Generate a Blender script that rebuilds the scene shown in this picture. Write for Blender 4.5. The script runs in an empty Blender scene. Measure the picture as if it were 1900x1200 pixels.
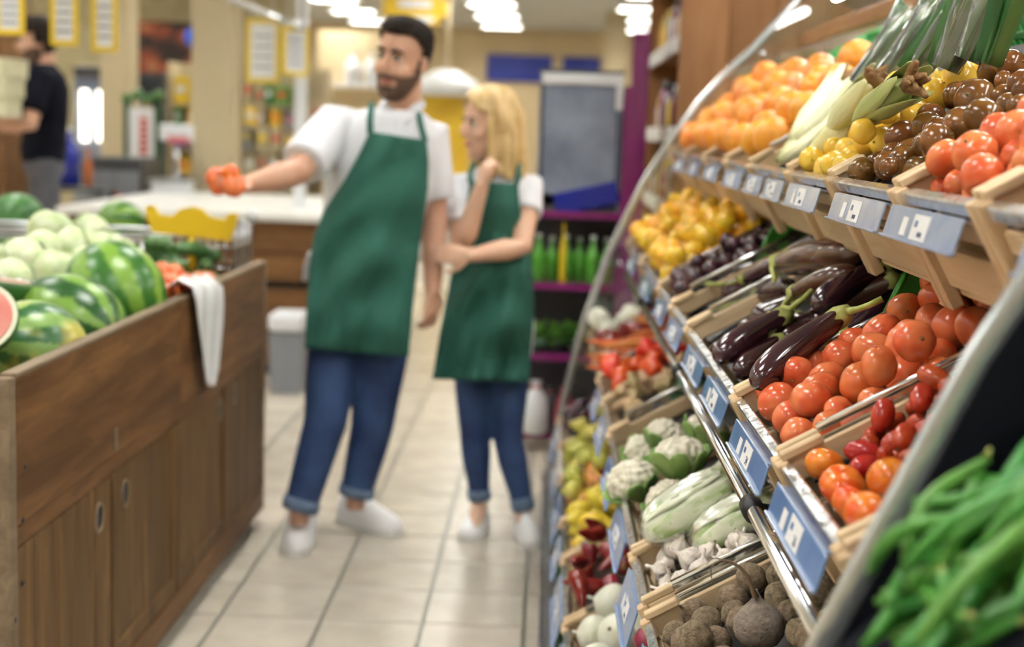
import bpy, bmesh, math, random
import numpy as np
from mathutils import Matrix, Vector, Euler
random.seed(7); np.random.seed(7)
S = bpy.context.scene
COL = S.collection
R = math.radians

# ------------------------------------------------------------------ camera (from the photograph's vanishing point)
F, CX, CY, H = 2640., 950., 600., 1.45
def _basis(vp=(1020., 244.), roll=.035):
    a = np.array([(vp[0]-CX)/F, -(vp[1]-CY)/F, -1.]); a /= np.linalg.norm(a)
    up = np.cross(np.array([1., -roll, 0.]), a)
    if up[1] < 0: up = -up
    up /= np.linalg.norm(up)
    return np.array([np.cross(a, up), a, up])
MC = _basis()
C0 = np.array([0, 0, H])
cam = bpy.data.cameras.new('camera'); camo = bpy.data.objects.new('camera', cam); COL.objects.link(camo)
cam.sensor_width = 36.; cam.lens = 36.*F/1900.
camo.matrix_world = Matrix.Translation((0, 0, H)) @ Matrix(MC.tolist()).to_4x4()
cam.clip_start = .02; cam.clip_end = 100
cam.dof.use_dof = True; cam.dof.focus_distance = 2.12; cam.dof.aperture_fstop = 2.7
S.camera = camo
# ------------------------------------------------------------------ world, exposure
w = bpy.data.worlds.new('world'); S.world = w; w.use_nodes = True
w.node_tree.nodes['Background'].inputs[0].default_value = (.9, .95, 1, 1)
w.node_tree.nodes['Background'].inputs[1].default_value = .3
S.view_settings.view_transform = 'Standard'; S.view_settings.look = 'None'
S.view_settings.gamma = 1; S.view_settings.use_curve_mapping = False
S.view_settings.exposure = 0.68
PANEL = 19.0          # glow of the ceiling light panels
TUBE = 30.0           # glow of the tube lamps under the display canopy

# ------------------------------------------------------------------ pixel -> place helpers
def ray(px, py): return MC @ np.array([(px-CX)/F, -(py-CY)/F, -1.])
def atZ(px, py, z=0.):
    r = ray(px, py); return C0 + r*((z-H)/r[2])
def atY(px, py, Y):
    r = ray(px, py); return C0 + r*(Y/r[1])
def atX(px, py, X):
    r = ray(px, py); return C0 + r*(X/r[0])

# ------------------------------------------------------------------ materials
def _new(name):
    m = bpy.data.materials.new(name); m.use_nodes = True
    nt = m.node_tree; return m, nt, nt.nodes['Principled BSDF']
def _mix(nt, fac, a, b, mode='MIX'):
    n = nt.nodes.new('ShaderNodeMix'); n.data_type = 'RGBA'; n.blend_type = mode
    for s, v in ((n.inputs[0], fac), (n.inputs[6], a), (n.inputs[7], b)):
        if hasattr(v, 'links'): nt.links.new(v, s)
        else: s.default_value = v if not isinstance(v, tuple) or len(v) == 4 else (*v, 1)
    return n.outputs[2]
def _ramp(nt, fac, stops):
    n = nt.nodes.new('ShaderNodeValToRGB'); nt.links.new(fac, n.inputs[0])
    e = n.color_ramp.elements
    while len(e) < len(stops): e.new(.5)
    for k, (p, c) in enumerate(stops): e[k].position = p; e[k].color = (*c, 1) if len(c) == 3 else c
    return n.outputs[0]
def _coords(nt, scale=(1, 1, 1), rand=True):
    tc = nt.nodes.new('ShaderNodeTexCoord'); v = tc.outputs['Object']
    if rand:
        oi = nt.nodes.new('ShaderNodeObjectInfo'); mu = nt.nodes.new('ShaderNodeMath'); mu.operation = 'MULTIPLY'
        mu.inputs[1].default_value = 37.; nt.links.new(oi.outputs['Random'], mu.inputs[0])
        ad = nt.nodes.new('ShaderNodeVectorMath'); ad.operation = 'ADD'
        nt.links.new(v, ad.inputs[0]); nt.links.new(mu.outputs[0], ad.inputs[1]); v = ad.outputs[0]
    mp = nt.nodes.new('ShaderNodeMapping'); mp.inputs['Scale'].default_value = scale
    nt.links.new(v, mp.inputs[0]); return mp.outputs[0]
def _noise(nt, vec, scale, detail=3., rough=.5, dist=0.):
    n = nt.nodes.new('ShaderNodeTexNoise'); n.inputs['Scale'].default_value = scale
    n.inputs['Detail'].default_value = detail; n.inputs['Roughness'].default_value = rough
    n.inputs['Distortion'].default_value = dist
    nt.links.new(vec, n.inputs['Vector']); return n.outputs[0]
def mat(name, col, rough=.5, col2=None, ns=8., nd=3., lo=.35, hi=.65, metal=0., spec=.5, bump=0., bs=60., rand=0., coat=0., sss=0., stretch=(1, 1, 1), col3=None):
    m, nt, b = _new(name)
    b.inputs['Roughness'].default_value = rough; b.inputs['Metallic'].default_value = metal
    b.inputs['Specular IOR Level'].default_value = spec; b.inputs['Coat Weight'].default_value = coat
    b.inputs['Coat Roughness'].default_value = .08
    if sss:
        b.inputs['Subsurface Weight'].default_value = sss; b.inputs['Subsurface Radius'].default_value = (.02, .008, .004); b.inputs['Subsurface Scale'].default_value = .5
    out = None
    if col2 is not None or bump: v = _coords(nt, stretch)
    if col2 is not None:
        n = _noise(nt, v, ns, nd)
        st = [(lo, col), (hi, col2)] + ([(min(hi+.15, 1.), col3)] if col3 else [])
        out = _ramp(nt, n, st)
    if rand:
        oi = nt.nodes.new('ShaderNodeObjectInfo')
        hs = nt.nodes.new('ShaderNodeHueSaturation')
        def mr(a, c):
            q = nt.nodes.new('ShaderNodeMapRange'); q.inputs[3].default_value = a; q.inputs[4].default_value = c
            nt.links.new(oi.outputs['Random'], q.inputs[0]); return q.outputs[0]
        nt.links.new(mr(.5-.05*rand, .5+.05*rand), hs.inputs['Hue']); nt.links.new(mr(1+.25*rand, 1-.25*rand), hs.inputs['Value'])
        if out is not None: nt.links.new(out, hs.inputs['Color'])
        else: hs.inputs['Color'].default_value = (*col, 1)
        out = hs.outputs[0]
    if out is not None: nt.links.new(out, b.inputs['Base Color'])
    else: b.inputs['Base Color'].default_value = (*col, 1)
    if bump:
        n2 = _noise(nt, v, bs, 4.); bp = nt.nodes.new('ShaderNodeBump'); bp.inputs['Strength'].default_value = bump
        bp.inputs['Distance'].default_value = .004; nt.links.new(n2, bp.inputs['Height']); nt.links.new(bp.outputs[0], b.inputs['Normal'])
    return m
def wood(name, c1, c2, axis='y', rough=.5, scale=1., block=None):
    m, nt, b = _new(name); b.inputs['Roughness'].default_value = rough; b.inputs['Specular IOR Level'].default_value = .3
    s = {'x': (.12, 1, 1), 'y': (1, .12, 1), 'z': (1, 1, .12)}[axis]
    v = _coords(nt, s)
    n1 = _noise(nt, v, 38*scale, 4., .6, .8); n2 = _noise(nt, v, 9*scale, 2.)
    c = _ramp(nt, n1, [(.3, c1), (.7, c2)])
    c = _mix(nt, _ramp(nt, n2, [(.3, (0, 0, 0)), (.75, (.75, .75, .75))]), c, tuple(x*.55 for x in c1))
    if block:                                             # glued staves of uneven tone
        vo = nt.nodes.new('ShaderNodeTexVoronoi'); vo.inputs['Scale'].default_value = 1.
        mp = nt.nodes.new('ShaderNodeMapping'); mp.inputs['Scale'].default_value = block
        nt.links.new(_coords(nt), mp.inputs[0]); nt.links.new(mp.outputs[0], vo.inputs['Vector'])
        sp_ = nt.nodes.new('ShaderNodeSeparateColor'); nt.links.new(vo.outputs['Color'], sp_.inputs[0])
        c = _mix(nt, .45, c, _ramp(nt, sp_.outputs[0], [(0., (.25, .25, .25)), (1., (.72, .72, .72))]), 'SOFT_LIGHT')
    nt.links.new(c, b.inputs['Base Color'])
    bp = nt.nodes.new('ShaderNodeBump'); bp.inputs['Strength'].default_value = .25; bp.inputs['Distance'].default_value = .002
    nt.links.new(n1, bp.inputs['Height']); nt.links.new(bp.outputs[0], b.inputs['Normal'])
    return m
def emitter(name, col, st):
    m, nt, b = _new(name); b.inputs['Base Color'].default_value = (*col, 1)
    b.inputs['Emission Color'].default_value = (*col, 1); b.inputs['Emission Strength'].default_value = st; return m
def clear(name, tint=(.96, .98, .98), rough=.04, gloss=1., base=0., haze=None):
    """thin clear sheet: passes light straight through, reflects by Fresnel, a little haze of scratches"""
    m = bpy.data.materials.new(name); m.use_nodes = True; nt = m.node_tree
    nt.nodes.remove(nt.nodes['Principled BSDF']); out = nt.nodes['Material Output']
    tr = nt.nodes.new('ShaderNodeBsdfTransparent'); tr.inputs[0].default_value = (*tint, 1)
    gl = nt.nodes.new('ShaderNodeBsdfGlossy'); gl.inputs['Roughness'].default_value = rough
    fr = nt.nodes.new('ShaderNodeFresnel'); fr.inputs[0].default_value = 1.5
    mu = nt.nodes.new('ShaderNodeMath'); mu.operation = 'MULTIPLY_ADD'; mu.inputs[1].default_value = gloss; mu.inputs[2].default_value = base
    nt.links.new(fr.outputs[0], mu.inputs[0])
    mx = nt.nodes.new('ShaderNodeMixShader'); nt.links.new(mu.outputs[0], mx.inputs[0])
    nt.links.new(tr.outputs[0], mx.inputs[1]); nt.links.new(gl.outputs[0], mx.inputs[2]); res = mx.outputs[0]
    if haze:
        df = nt.nodes.new('ShaderNodeBsdfDiffuse'); df.inputs[0].default_value = (*haze[1], 1)
        mx2 = nt.nodes.new('ShaderNodeMixShader')
        nz = _noise(nt, _coords(nt), 25., 5.); q = nt.nodes.new('ShaderNodeMapRange'); q.inputs[1].default_value = .45; q.inputs[2].default_value = .75
        q.inputs[3].default_value = haze[0]*.35; q.inputs[4].default_value = haze[0]*1.6
        nt.links.new(nz, q.inputs[0]); nt.links.new(q.outputs[0], mx2.inputs[0])
        nt.links.new(res, mx2.inputs[1]); nt.links.new(df.outputs[0], mx2.inputs[2]); res = mx2.outputs[0]
    nt.links.new(res, out.inputs[0]); return m
def melon_mat(name, light, dark, n=5., blotch=0.):
    m, nt, b = _new(name); b.inputs['Roughness'].default_value = .28
    tc = nt.nodes.new('ShaderNodeTexCoord'); sx = nt.nodes.new('ShaderNodeSeparateXYZ'); nt.links.new(tc.outputs['Object'], sx.inputs[0])
    at = nt.nodes.new('ShaderNodeMath'); at.operation = 'ARCTAN2'; nt.links.new(sx.outputs[1], at.inputs[0]); nt.links.new(sx.outputs[2], at.inputs[1])
    nz = _noise(nt, tc.outputs['Object'], 14., 5., .7)
    ma = nt.nodes.new('ShaderNodeMath'); ma.operation = 'MULTIPLY_ADD'; ma.inputs[1].default_value = n
    nm = nt.nodes.new('ShaderNodeMath'); nm.operation = 'MULTIPLY'; nm.inputs[1].default_value = 5.; nt.links.new(nz, nm.inputs[0])
    nt.links.new(at.outputs[0], ma.inputs[0]); nt.links.new(nm.outputs[0], ma.inputs[2])
    si = nt.nodes.new('ShaderNodeMath'); si.operation = 'SINE'; nt.links.new(ma.outputs[0], si.inputs[0])
    mr = nt.nodes.new('ShaderNodeMapRange'); mr.inputs[1].default_value = -1; nt.links.new(si.outputs[0], mr.inputs[0])
    c = _ramp(nt, mr.outputs[0], [(.38, dark), (.52, tuple((a+2*d)/3 for a, d in zip(light, dark))), (.72, light)])
    if blotch: c = _mix(nt, _ramp(nt, _noise(nt, tc.outputs['Object'], 7., 4.), [(.5, (0, 0, 0)), (.62, (blotch,)*3)]), c, (.62, .5, .1))
    nt.links.new(c, b.inputs['Base Color']); return m

X = {}
X['chrome'] = mat('chrome', (.82, .84, .86), .12, metal=1.)
X['steel'] = mat('brushed_steel', (.62, .64, .66), .28, metal=1., col2=(.5, .52, .54), ns=20)
X['silver_film'] = mat('silver_film', (.75, .77, .79), .16, metal=.9, bump=.6, bs=35)
X['plexi'] = clear('clear_acrylic', (.93, .95, .95), .03, 1.3, .02, haze=(.1, (.8, .85, .85)))
X['glass'] = clear('side_glass', (.93, .97, .96), .02, 1.2, .02, haze=(.04, (.75, .85, .85)))
X['film'] = clear('plastic_film', (.97, .98, .97), .16, .45, .0, haze=(.05, (.9, .92, .9)))
X['sleeve'] = clear('clear_sleeve_film', (.96, .97, .96), .07, 2.4, .05, haze=(.14, (.9, .92, .9)))
X['blackmatte'] = mat('matte_black_board', (.006, .007, .012), .85, spec=.15)
X['edge'] = mat('glass_edge_strip', (.62, .66, .68), .2, metal=.7, spec=.6)
X['pine'] = wood('pale_pine', (.70, .50, .28), (.86, .68, .45), 'y', .55)
X['pinex'] = wood('pale_pine_depth', (.70, .50, .28), (.86, .68, .45), 'x', .55)
X['pinez'] = wood('pale_pine_post', (.72, .50, .28), (.86, .67, .43), 'z', .55)
X['tagblue'] = mat('blue_tag_plastic', (.13, .24, .50), .18, col2=(.17, .29, .55), ns=14, coat=.4)
X['tagclear'] = clear('clear_tag_cover', (.9, .94, 1.), .05, 1.6, .05)
X['paper'] = mat('white_card', (.78, .79, .80), .6)
X['ink'] = mat('blue_black_ink', (.05, .06, .14), .6)
X['blackpl'] = mat('black_plastic', (.012, .013, .015), .45)
X['darkgrey'] = mat('dark_grey_metal', (.05, .055, .06), .45, col2=(.07, .075, .08), ns=6)
X['green_pl'] = mat('green_plastic', (.05, .32, .04), .3, col2=(.07, .36, .05), ns=4)
X['green_cr'] = mat('green_crate_plastic', (.04, .27, .07), .38, col2=(.05, .31, .08), ns=5)
X['tomato'] = mat('red_tomato_skin', (.70, .125, .036), .2, col2=(.80, .23, .08), ns=1.1, nd=1, rand=.12, spec=.55)
X['orangetom'] = mat('orange_tomato_skin', (.74, .13, .015), .18, col2=(.82, .27, .03), ns=1.2, nd=1, rand=.3, spec=.55)
X['plumtom'] = mat('plum_tomato_skin', (.40, .03, .014), .2, col2=(.50, .055, .02), ns=1.5, rand=.2, spec=.5)
X['browntom'] = mat('brown_tomato_skin', (.13, .050, .011), .17, col2=(.215, .088, .018), ns=1.2, nd=2, col3=(.42, .09, .025), rand=.25, spec=.5)
X['yellowtom'] = mat('yellow_tomato_skin', (.88, .52, .04), .18, col2=(.92, .62, .09), ns=1.2, rand=.12, spec=.55)
X['yellowsmall'] = mat('small_yellow_tomato_skin', (.86, .44, .015), .18, col2=(.92, .60, .04), ns=1.2, rand=.35, spec=.6)
X['grapefruit'] = mat('grapefruit_peel', (.84, .27, .022), .36, col2=(.88, .37, .05), ns=1.2, rand=.25, bump=.1, bs=26)
X['stemgreen'] = mat('dry_green_stem', (.10, .13, .03), .7, col2=(.2, .17, .06), ns=60)
X['aubergine'] = mat('aubergine_skin', (.030, .010, .018), .14, col2=(.075, .018, .022), ns=7, spec=.7, coat=.5, rand=.3)
X['auberbrown'] = mat('brown_aubergine_skin', (.085, .03, .02), .17, col2=(.13, .055, .035), ns=7, spec=.7, coat=.4)
X['calyx'] = mat('aubergine_calyx', (.34, .40, .08), .5, col2=(.48, .50, .16), ns=40, bump=.3, bs=90)
X['beet'] = mat('earthy_beetroot', (.15, .105, .065), .85, col2=(.36, .28, .18), ns=3.2, nd=8, lo=.3, hi=.72, rand=.3, bump=.9, bs=9)
X['beetgrey'] = mat('grey_earthy_beetroot', (.17, .135, .115), .85, col2=(.34, .285, .235), ns=3.4, nd=9, lo=.3, hi=.72, bump=1., bs=8)
X['root'] = mat('dry_root', (.17, .115, .07), .8, col2=(.25, .18, .12), ns=50)
X['garlic'] = mat('garlic_skin', (.80, .74, .66), .5, col2=(.55, .42, .47), ns=2.6, lo=.52, hi=.75, bump=.3, bs=8)
X['napa'] = mat('napa_leaf', (.84, .87, .70), .35, col2=(.34, .52, .14), ns=34, nd=5, lo=.45, hi=.68, stretch=(1, 1, .3), bump=.5, bs=40)
X['caulileaf'] = mat('cauliflower_leaf', (.14, .30, .06), .5, col2=(.30, .45, .14), ns=14, bump=.3, bs=30)
X['curd'] = mat('cauliflower_curd', (.78, .74, .62), .65, col2=(.66, .62, .48), ns=40, bump=.9, bs=80)
X['pepper'] = mat('red_pepper_skin', (.66, .05, .014), .18, col2=(.76, .13, .025), ns=1.2, rand=.35, spec=.6)
X['darkpepper'] = mat('dark_red_pepper_skin', (.18, .012, .016), .16, col2=(.32, .03, .03), ns=1.2, rand=.3, spec=.6)
X['carrot'] = mat('carrot_skin', (.72, .20, .03), .5, col2=(.6, .16, .03), ns=4, rand=.4)
X['ginger'] = mat('ginger_skin', (.50, .34, .17), .7, col2=(.62, .46, .27), ns=4, rand=.4, bump=.4, bs=8)
X['plum'] = mat('black_plum_skin', (.016, .012, .025), .22, col2=(.09, .02, .03), ns=1.4, rand=.5, spec=.6)
X['whiteonion'] = mat('white_onion_skin', (.74, .74, .66), .35, col2=(.66, .68, .52), ns=1.5, rand=.2)
X['redonion'] = mat('red_onion_skin', (.20, .018, .035), .22, col2=(.33, .04, .06), ns=1.5, rand=.4, spec=.6)
X['lemon'] = mat('lemon_peel', (.78, .58, .03), .38, col2=(.72, .6, .08), ns=1.5, rand=.3)
X['pear'] = mat('pear_skin', (.58, .56, .08), .4, col2=(.66, .60, .16), ns=1.5, rand=.5)
X['apple'] = mat('apple_skin', (.70, .52, .12), .3, col2=(.66, .12, .03), ns=1.3, rand=.3)
X['cornhusk'] = mat('corn_husk', (.84, .83, .52), .55, col2=(.72, .73, .36), ns=26, stretch=(1, 1, .1), rand=.3, bump=.4, bs=60)
X['corngreen'] = mat('green_corn_husk', (.34, .40, .12), .55, col2=(.46, .48, .18), ns=26, stretch=(1, 1, .1), rand=.3)
X['silk'] = mat('dry_corn_silk', (.20, .10, .035), .8, col2=(.32, .18, .07), ns=60, bump=.8, bs=120)
X['leek'] = mat('leek_leaf', (.03, .12, .025), .42, col2=(.08, .22, .06), ns=16, stretch=(1, 1, .1), rand=.5)
X['bean'] = mat('green_bean_skin', (.04, .20, .025), .3, col2=(.08, .30, .045), ns=12, rand=.5, spec=.5)
X['cucumber'] = mat('cucumber_skin', (.04, .14, .03), .35, col2=(.13, .28, .09), ns=2, rand=.4)
X['cabbage'] = mat('white_cabbage_leaf', (.68, .73, .52), .4, col2=(.48, .61, .28), ns=1.6, nd=4, rand=.2, bump=.4, bs=4)
X['melon'] = melon_mat('striped_melon_rind', (.17, .32, .05), (.015, .085, .015), 8)
X['melon2'] = melon_mat('light_striped_melon_rind', (.19, .36, .045), (.035, .15, .018), 8)
X['melon3'] = melon_mat('mottled_melon_rind', (.22, .38, .10), (.03, .13, .035), 9, blotch=.7)
X['melon4'] = mat('dark_green_melon_rind', (.03, .13, .03), .3, col2=(.07, .22, .05), ns=8)
X['rindwhite'] = mat('melon_rind_white', (.70, .72, .55), .4)
X['flesh'] = mat('melon_flesh', (.68, .22, .18), .35, col2=(.74, .36, .30), ns=10)
X['binwood'] = wood('dark_stained_wood', (.13, .056, .016), (.25, .125, .042), 'y', .55, .8, block=(9, 2.2, 22))
X['binwoodz'] = wood('dark_stained_door', (.12, .062, .02), (.215, .12, .042), 'z', .6, .8, block=(14, 16, 1.2))
X['binedge'] = wood('worn_wood_edge', (.20, .14, .085), (.33, .25, .16), 'y', .5)
X['counterwood'] = wood('counter_board_wood', (.15, .068, .022), (.28, .14, .052), 'x', .5)
X['shelfwood'] = wood('orange_brown_panel_wood', (.30, .135, .05), (.46, .23, .10), 'z', .45, .35)
X['beamwood'] = wood('canopy_rail_wood', (.42, .22, .09), (.55, .32, .15), 'y', .5)
X['counter'] = mat('white_counter_top', (.74, .74, .70), .3)
X['cream'] = mat('cream_paint', (.56, .44, .26), .6, col2=(.60, .48, .29), ns=1.5)
X['columnpaint'] = mat('beige_column_paint', (.52, .43, .27), .55, col2=(.56, .47, .30), ns=2)
X['ceil'] = mat('grey_ceiling_tile', (.50, .50, .47), .8, col2=(.46, .46, .43), ns=3)
X['tile'] = mat('beige_floor_tile', (.50, .45, .37), .22, col2=(.58, .53, .44), ns=7, rand=.12, spec=.5, bump=.03, bs=20)
X['grout'] = mat('grey_grout', (.17, .175, .15), .8, col2=(.22, .22, .19), ns=20)
X['panelglow'] = emitter('light_panel_glow', (1., .985, .95), PANEL)
X['tubeglow'] = emitter('tube_lamp_glow', (1., .98, .94), TUBE)
X['coolglow'] = emitter('cooler_tube_glow', (1., .93, .78), 3.)
X['white'] = mat('white_paint', (.72, .72, .70), .4)
X['whitepl'] = mat('white_plastic', (.72, .74, .76), .35)
X['greypl'] = mat('grey_plastic', (.25, .27, .30), .45)
X['yellowpl'] = mat('yellow_plastic', (.78, .56, .02), .35)
X['yellowsign'] = mat('yellow_sign_card', (.80, .55, .04), .5, col2=(.72, .45, .03), ns=4)
X['bluesign'] = mat('blue_sign_panel', (.015, .03, .26), .4, col2=(.02, .04, .32), ns=3)
X['blueball'] = mat('bright_blue_plastic', (.02, .12, .75), .3)
X['jug'] = mat('blue_jug_plastic', (.008, .02, .30), .15, spec=.7)
X['purple'] = mat('purple_lacquer', (.20, .012, .13), .25, col2=(.24, .015, .16), ns=4, coat=.3)
X['coolglass'] = mat('blue_grey_tinted_glass', (.27, .32, .41), .1, col2=(.15, .18, .26), ns=5, spec=.8)
X['skin'] = mat('skin', (.60, .34, .23), .5, col2=(.66, .39, .27), ns=14, sss=.15)
X['skinw'] = mat('fair_skin', (.68, .42, .29), .5, col2=(.73, .47, .33), ns=14, sss=.15)
X['lips'] = mat('lips', (.45, .15, .12), .4)
X['eyewhite'] = mat('eye_white', (.75, .73, .70), .2)
X['iris'] = mat('dark_iris', (.04, .025, .015), .15)
X['hair'] = mat('dark_brown_hair', (.012, .009, .008), .75, col2=(.03, .022, .018), ns=60, stretch=(1, 1, .2), bump=.5, bs=150, spec=.15)
X['beard'] = mat('short_dark_beard', (.07, .04, .028), .9, col2=(.15, .09, .06), ns=160, bump=.6, bs=200)
X['blond'] = mat('blond_hair', (.50, .33, .12), .45, col2=(.72, .54, .27), ns=40, stretch=(1, 1, .08), bump=.5, bs=80)
X['shirt'] = mat('white_cotton', (.74, .76, .80), .8, col2=(.70, .72, .77), ns=12, bump=.15, bs=30)
X['apron'] = mat('green_apron_cloth', (.016, .108, .080), .8, col2=(.022, .128, .096), ns=9, bump=.2, bs=300)
X['denim'] = mat('blue_denim', (.012, .033, .115), .75, col2=(.03, .07, .185), ns=7, bump=.2, bs=300)
X['cuff'] = mat('light_denim_cuff', (.11, .17, .27), .8, col2=(.14, .2, .3), ns=30)
X['shoe'] = mat('white_canvas_shoe', (.88, .89, .90), .5)
X['sole'] = mat('white_rubber_sole', (.70, .70, .68), .5)
X['navy'] = mat('navy_cotton', (.006, .007, .013), .9, col2=(.010, .011, .018), ns=10, spec=.1)
X['greyjean'] = mat('grey_denim', (.06, .065, .08), .8, col2=(.10, .10, .12), ns=8)
X['cardboard'] = mat('pale_carton', (.62, .60, .38), .7, col2=(.70, .68, .48), ns=6)
X['bag'] = mat('white_polythene', (.80, .82, .83), .25, spec=.6, coat=.3)
X['photo'] = mat('red_brown_print', (.03, .018, .014), .5, col2=(.33, .07, .025), ns=5, lo=.42, hi=.6, col3=(.42, .22, .10))
X['redprint'] = mat('red_print', (.6, .06, .04), .5)
X['amber'] = mat('amber_bottle', (.38, .10, .02), .2, spec=.7)
X['greenbottle'] = mat('green_bottle_plastic', (.08, .34, .03), .2, col2=(.12, .42, .06), ns=10, spec=.6)
X['leafy'] = mat('leafy_green', (.06, .22, .03), .5, col2=(.14, .34, .05), ns=14, rand=.6)
X['tan'] = mat('tan_packaging', (.46, .34, .20), .6, col2=(.56, .46, .30), ns=6, rand=.6)
X['pink'] = mat('pink_lit_display', (.65, .2, .22), .4)
X['bread'] = mat('brown_loaf_crust', (.30, .15, .06), .7, col2=(.42, .25, .11), ns=12, rand=.6)
X['backpanel'] = mat('grey_beige_back_panel', (.44, .42, .35), .45, col2=(.40, .385, .33), ns=3)
X['greenpaint'] = mat('dark_green_paint', (.03, .085, .04), .4)

# ------------------------------------------------------------------ mesh helpers
def link(o, parent=None):
    COL.objects.link(o)
    if parent is not None: o.parent = parent
    return o
def tag(o, label=None, cat=None, group=None, kind=None):
    if label: o['label'] = label
    if cat: o['category'] = cat
    if group: o['group'] = group
    if kind: o['kind'] = kind
    return o
def empty(name, loc=(0, 0, 0), rot=(0, 0, 0), label=None, cat=None, group=None):
    o = bpy.data.objects.new(name, None); o.location = loc; o.rotation_euler = rot; o.empty_display_size = .05
    link(o); return tag(o, label, cat, group)
def from_arrays(name, v, f, m, smooth=True):
    me = bpy.data.meshes.new(name); me.from_pydata([tuple(map(float, p)) for p in v], [], [list(map(int, q)) for q in f])
    for x in (m if isinstance(m, list) else [m]): me.materials.append(X[x] if isinstance(x, str) else x)
    if smooth: me.polygons.foreach_set('use_smooth', [True]*len(me.polygons))
    me.update(); return me
def obj(name, me, parent=None, loc=(0, 0, 0), rot=(0, 0, 0), scale=None):
    o = bpy.data.objects.new(name, me); o.location = [float(x) for x in loc]
    if isinstance(rot, Matrix): o.rotation_euler = rot.to_euler()
    else: o.rotation_euler = rot
    if scale is not None: o.scale = scale if hasattr(scale, '__len__') else (scale,)*3
    return link(o, parent)
_bc = {}
def boxmesh(size, m, bevel=.002):
    key = (tuple(round(s, 4) for s in size), m, bevel)
    if key not in _bc:
        bm = bmesh.new(); bmesh.ops.create_cube(bm, size=1.)
        bmesh.ops.scale(bm, vec=size, verts=bm.verts)
        if bevel: bmesh.ops.bevel(bm, geom=bm.edges[:], offset=min(bevel, min(size)*.3), segments=1, affect='EDGES')
        me = bpy.data.meshes.new('panel'); bm.to_mesh(me); bm.free(); me.materials.append(X[m]); _bc[key] = me
    return _bc[key]
def box(name, c, size, m, parent=None, bevel=.002, rot=(0, 0, 0)):
    return obj(name, boxmesh(size, m, bevel), parent, c, rot)
class MB:
    def __init__(s): s.v = []; s.f = []
    def add(s, v, f):
        o = len(s.v); s.v.extend([tuple(p) for p in v]); s.f.extend([[i+o for i in q] for q in f]); return s
    def loft(s, rings, cap=True, closed=True):
        n = len(rings[0]); o = len(s.v)
        for r in rings: s.v.extend([tuple(p) for p in r])
        for i in range(len(rings)-1):
            for j in range(n if closed else n-1):
                k = (j+1) % n; s.f.append([o+i*n+j, o+i*n+k, o+(i+1)*n+k, o+(i+1)*n+j])
        if cap and closed:
            s.f.append([o+j for j in range(n)][::-1]); s.f.append([o+(len(rings)-1)*n+j for j in range(n)])
        return s
    def limb(s, pts, rad, n=12, flat=None):
        pts = [np.array(p, float) for p in pts]; rings = []; ref = None
        for i, p in enumerate(pts):
            t = pts[min(i+1, len(pts)-1)]-pts[max(i-1, 0)]; t /= np.linalg.norm(t)+1e-9
            if ref is None: ref = np.array([0, 0, 1.]) if abs(t[2]) < .9 else np.array([0, 1., 0])
            a = np.cross(t, ref); a /= np.linalg.norm(a)+1e-9; b = np.cross(a, t); ref = b
            r = rad[i] if hasattr(rad, '__len__') else rad
            ra, rb = r if hasattr(r, '__len__') else (r, r)
            rings.append([p+a*ra*math.cos(2*math.pi*j/n)+b*rb*math.sin(2*math.pi*j/n) for j in range(n)])
        return s.loft(rings)
    def ell(s, c, r, n=14, m=10, mat3=None):
        c = np.array(c, float); rings = []
        for i in range(m+1):
            th = math.pi*(i+.02)/(m+.04); rings.append([])
            for j in range(n):
                ph = 2*math.pi*j/n
                p = np.array([r[0]*math.sin(th)*math.cos(ph), r[1]*math.sin(th)*math.sin(ph), r[2]*math.cos(th)])
                if mat3 is not None: p = mat3@p
                rings[-1].append(c+p)
        return s.loft(rings[::-1])
    def box(s, c, size):
        c = np.array(c); h = np.array(size)/2
        v = [c+h*np.array([x, y, z]) for x in (-1, 1) for y in (-1, 1) for z in (-1, 1)]
        return s.add(v, [[0, 1, 3, 2], [4, 6, 7, 5], [0, 4, 5, 1], [2, 3, 7, 6], [0, 2, 6, 4], [1, 5, 7, 3]])
    def mesh(s, name, m, smooth=True): return from_arrays(name, s.v, s.f, m, smooth)
    def build(s, name, m, parent=None, smooth=True, loc=(0, 0, 0), rot=(0, 0, 0)):
        return obj(name, s.mesh(name, m, smooth), parent, loc, rot)
def remesh(mb, m, voxel=.007, smooth=5, name='body'):
    t = mb.mesh('tmp', m); o = bpy.data.objects.new('tmp', t); COL.objects.link(o)
    md = o.modifiers.new('r', 'REMESH'); md.mode = 'VOXEL'; md.voxel_size = voxel; md.use_smooth_shade = True
    if smooth:
        sm = o.modifiers.new('s', 'SMOOTH'); sm.factor = .5; sm.iterations = smooth
    dg = bpy.context.evaluated_depsgraph_get(); me = bpy.data.meshes.new_from_object(o.evaluated_get(dg))
    bpy.data.objects.remove(o); bpy.data.meshes.remove(t)
    me.name = name
    if not me.materials: me.materials.append(X[m])
    return me
def solid(o, th, off=-1): 
    md = o.modifiers.new('thickness', 'SOLIDIFY'); md.thickness = th; md.offset = off; return o
def copy_tree(o, parent=None):
    c = o.copy(); COL.objects.link(c); c.parent = parent
    for ch in list(o.children): copy_tree(ch, c)
    return c
def tubeobj(name, pts, r, m, parent=None, n=10):
    return MB().limb(pts, r, n).build(name, m, parent)
def text(name, body, size, m, parent, loc, rot):
    cu = bpy.data.curves.new(name, 'FONT'); cu.body = body; cu.size = size; cu.extrude = .0003; cu.align_x = 'CENTER'; cu.align_y = 'CENTER'
    t = bpy.data.objects.new(name, cu); COL.objects.link(t)
    me = bpy.data.meshes.new_from_object(t.evaluated_get(bpy.context.evaluated_depsgraph_get())); bpy.data.objects.remove(t)
    me.materials.clear(); me.materials.append(X[m]); return obj(name, me, parent, loc, rot)

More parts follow.
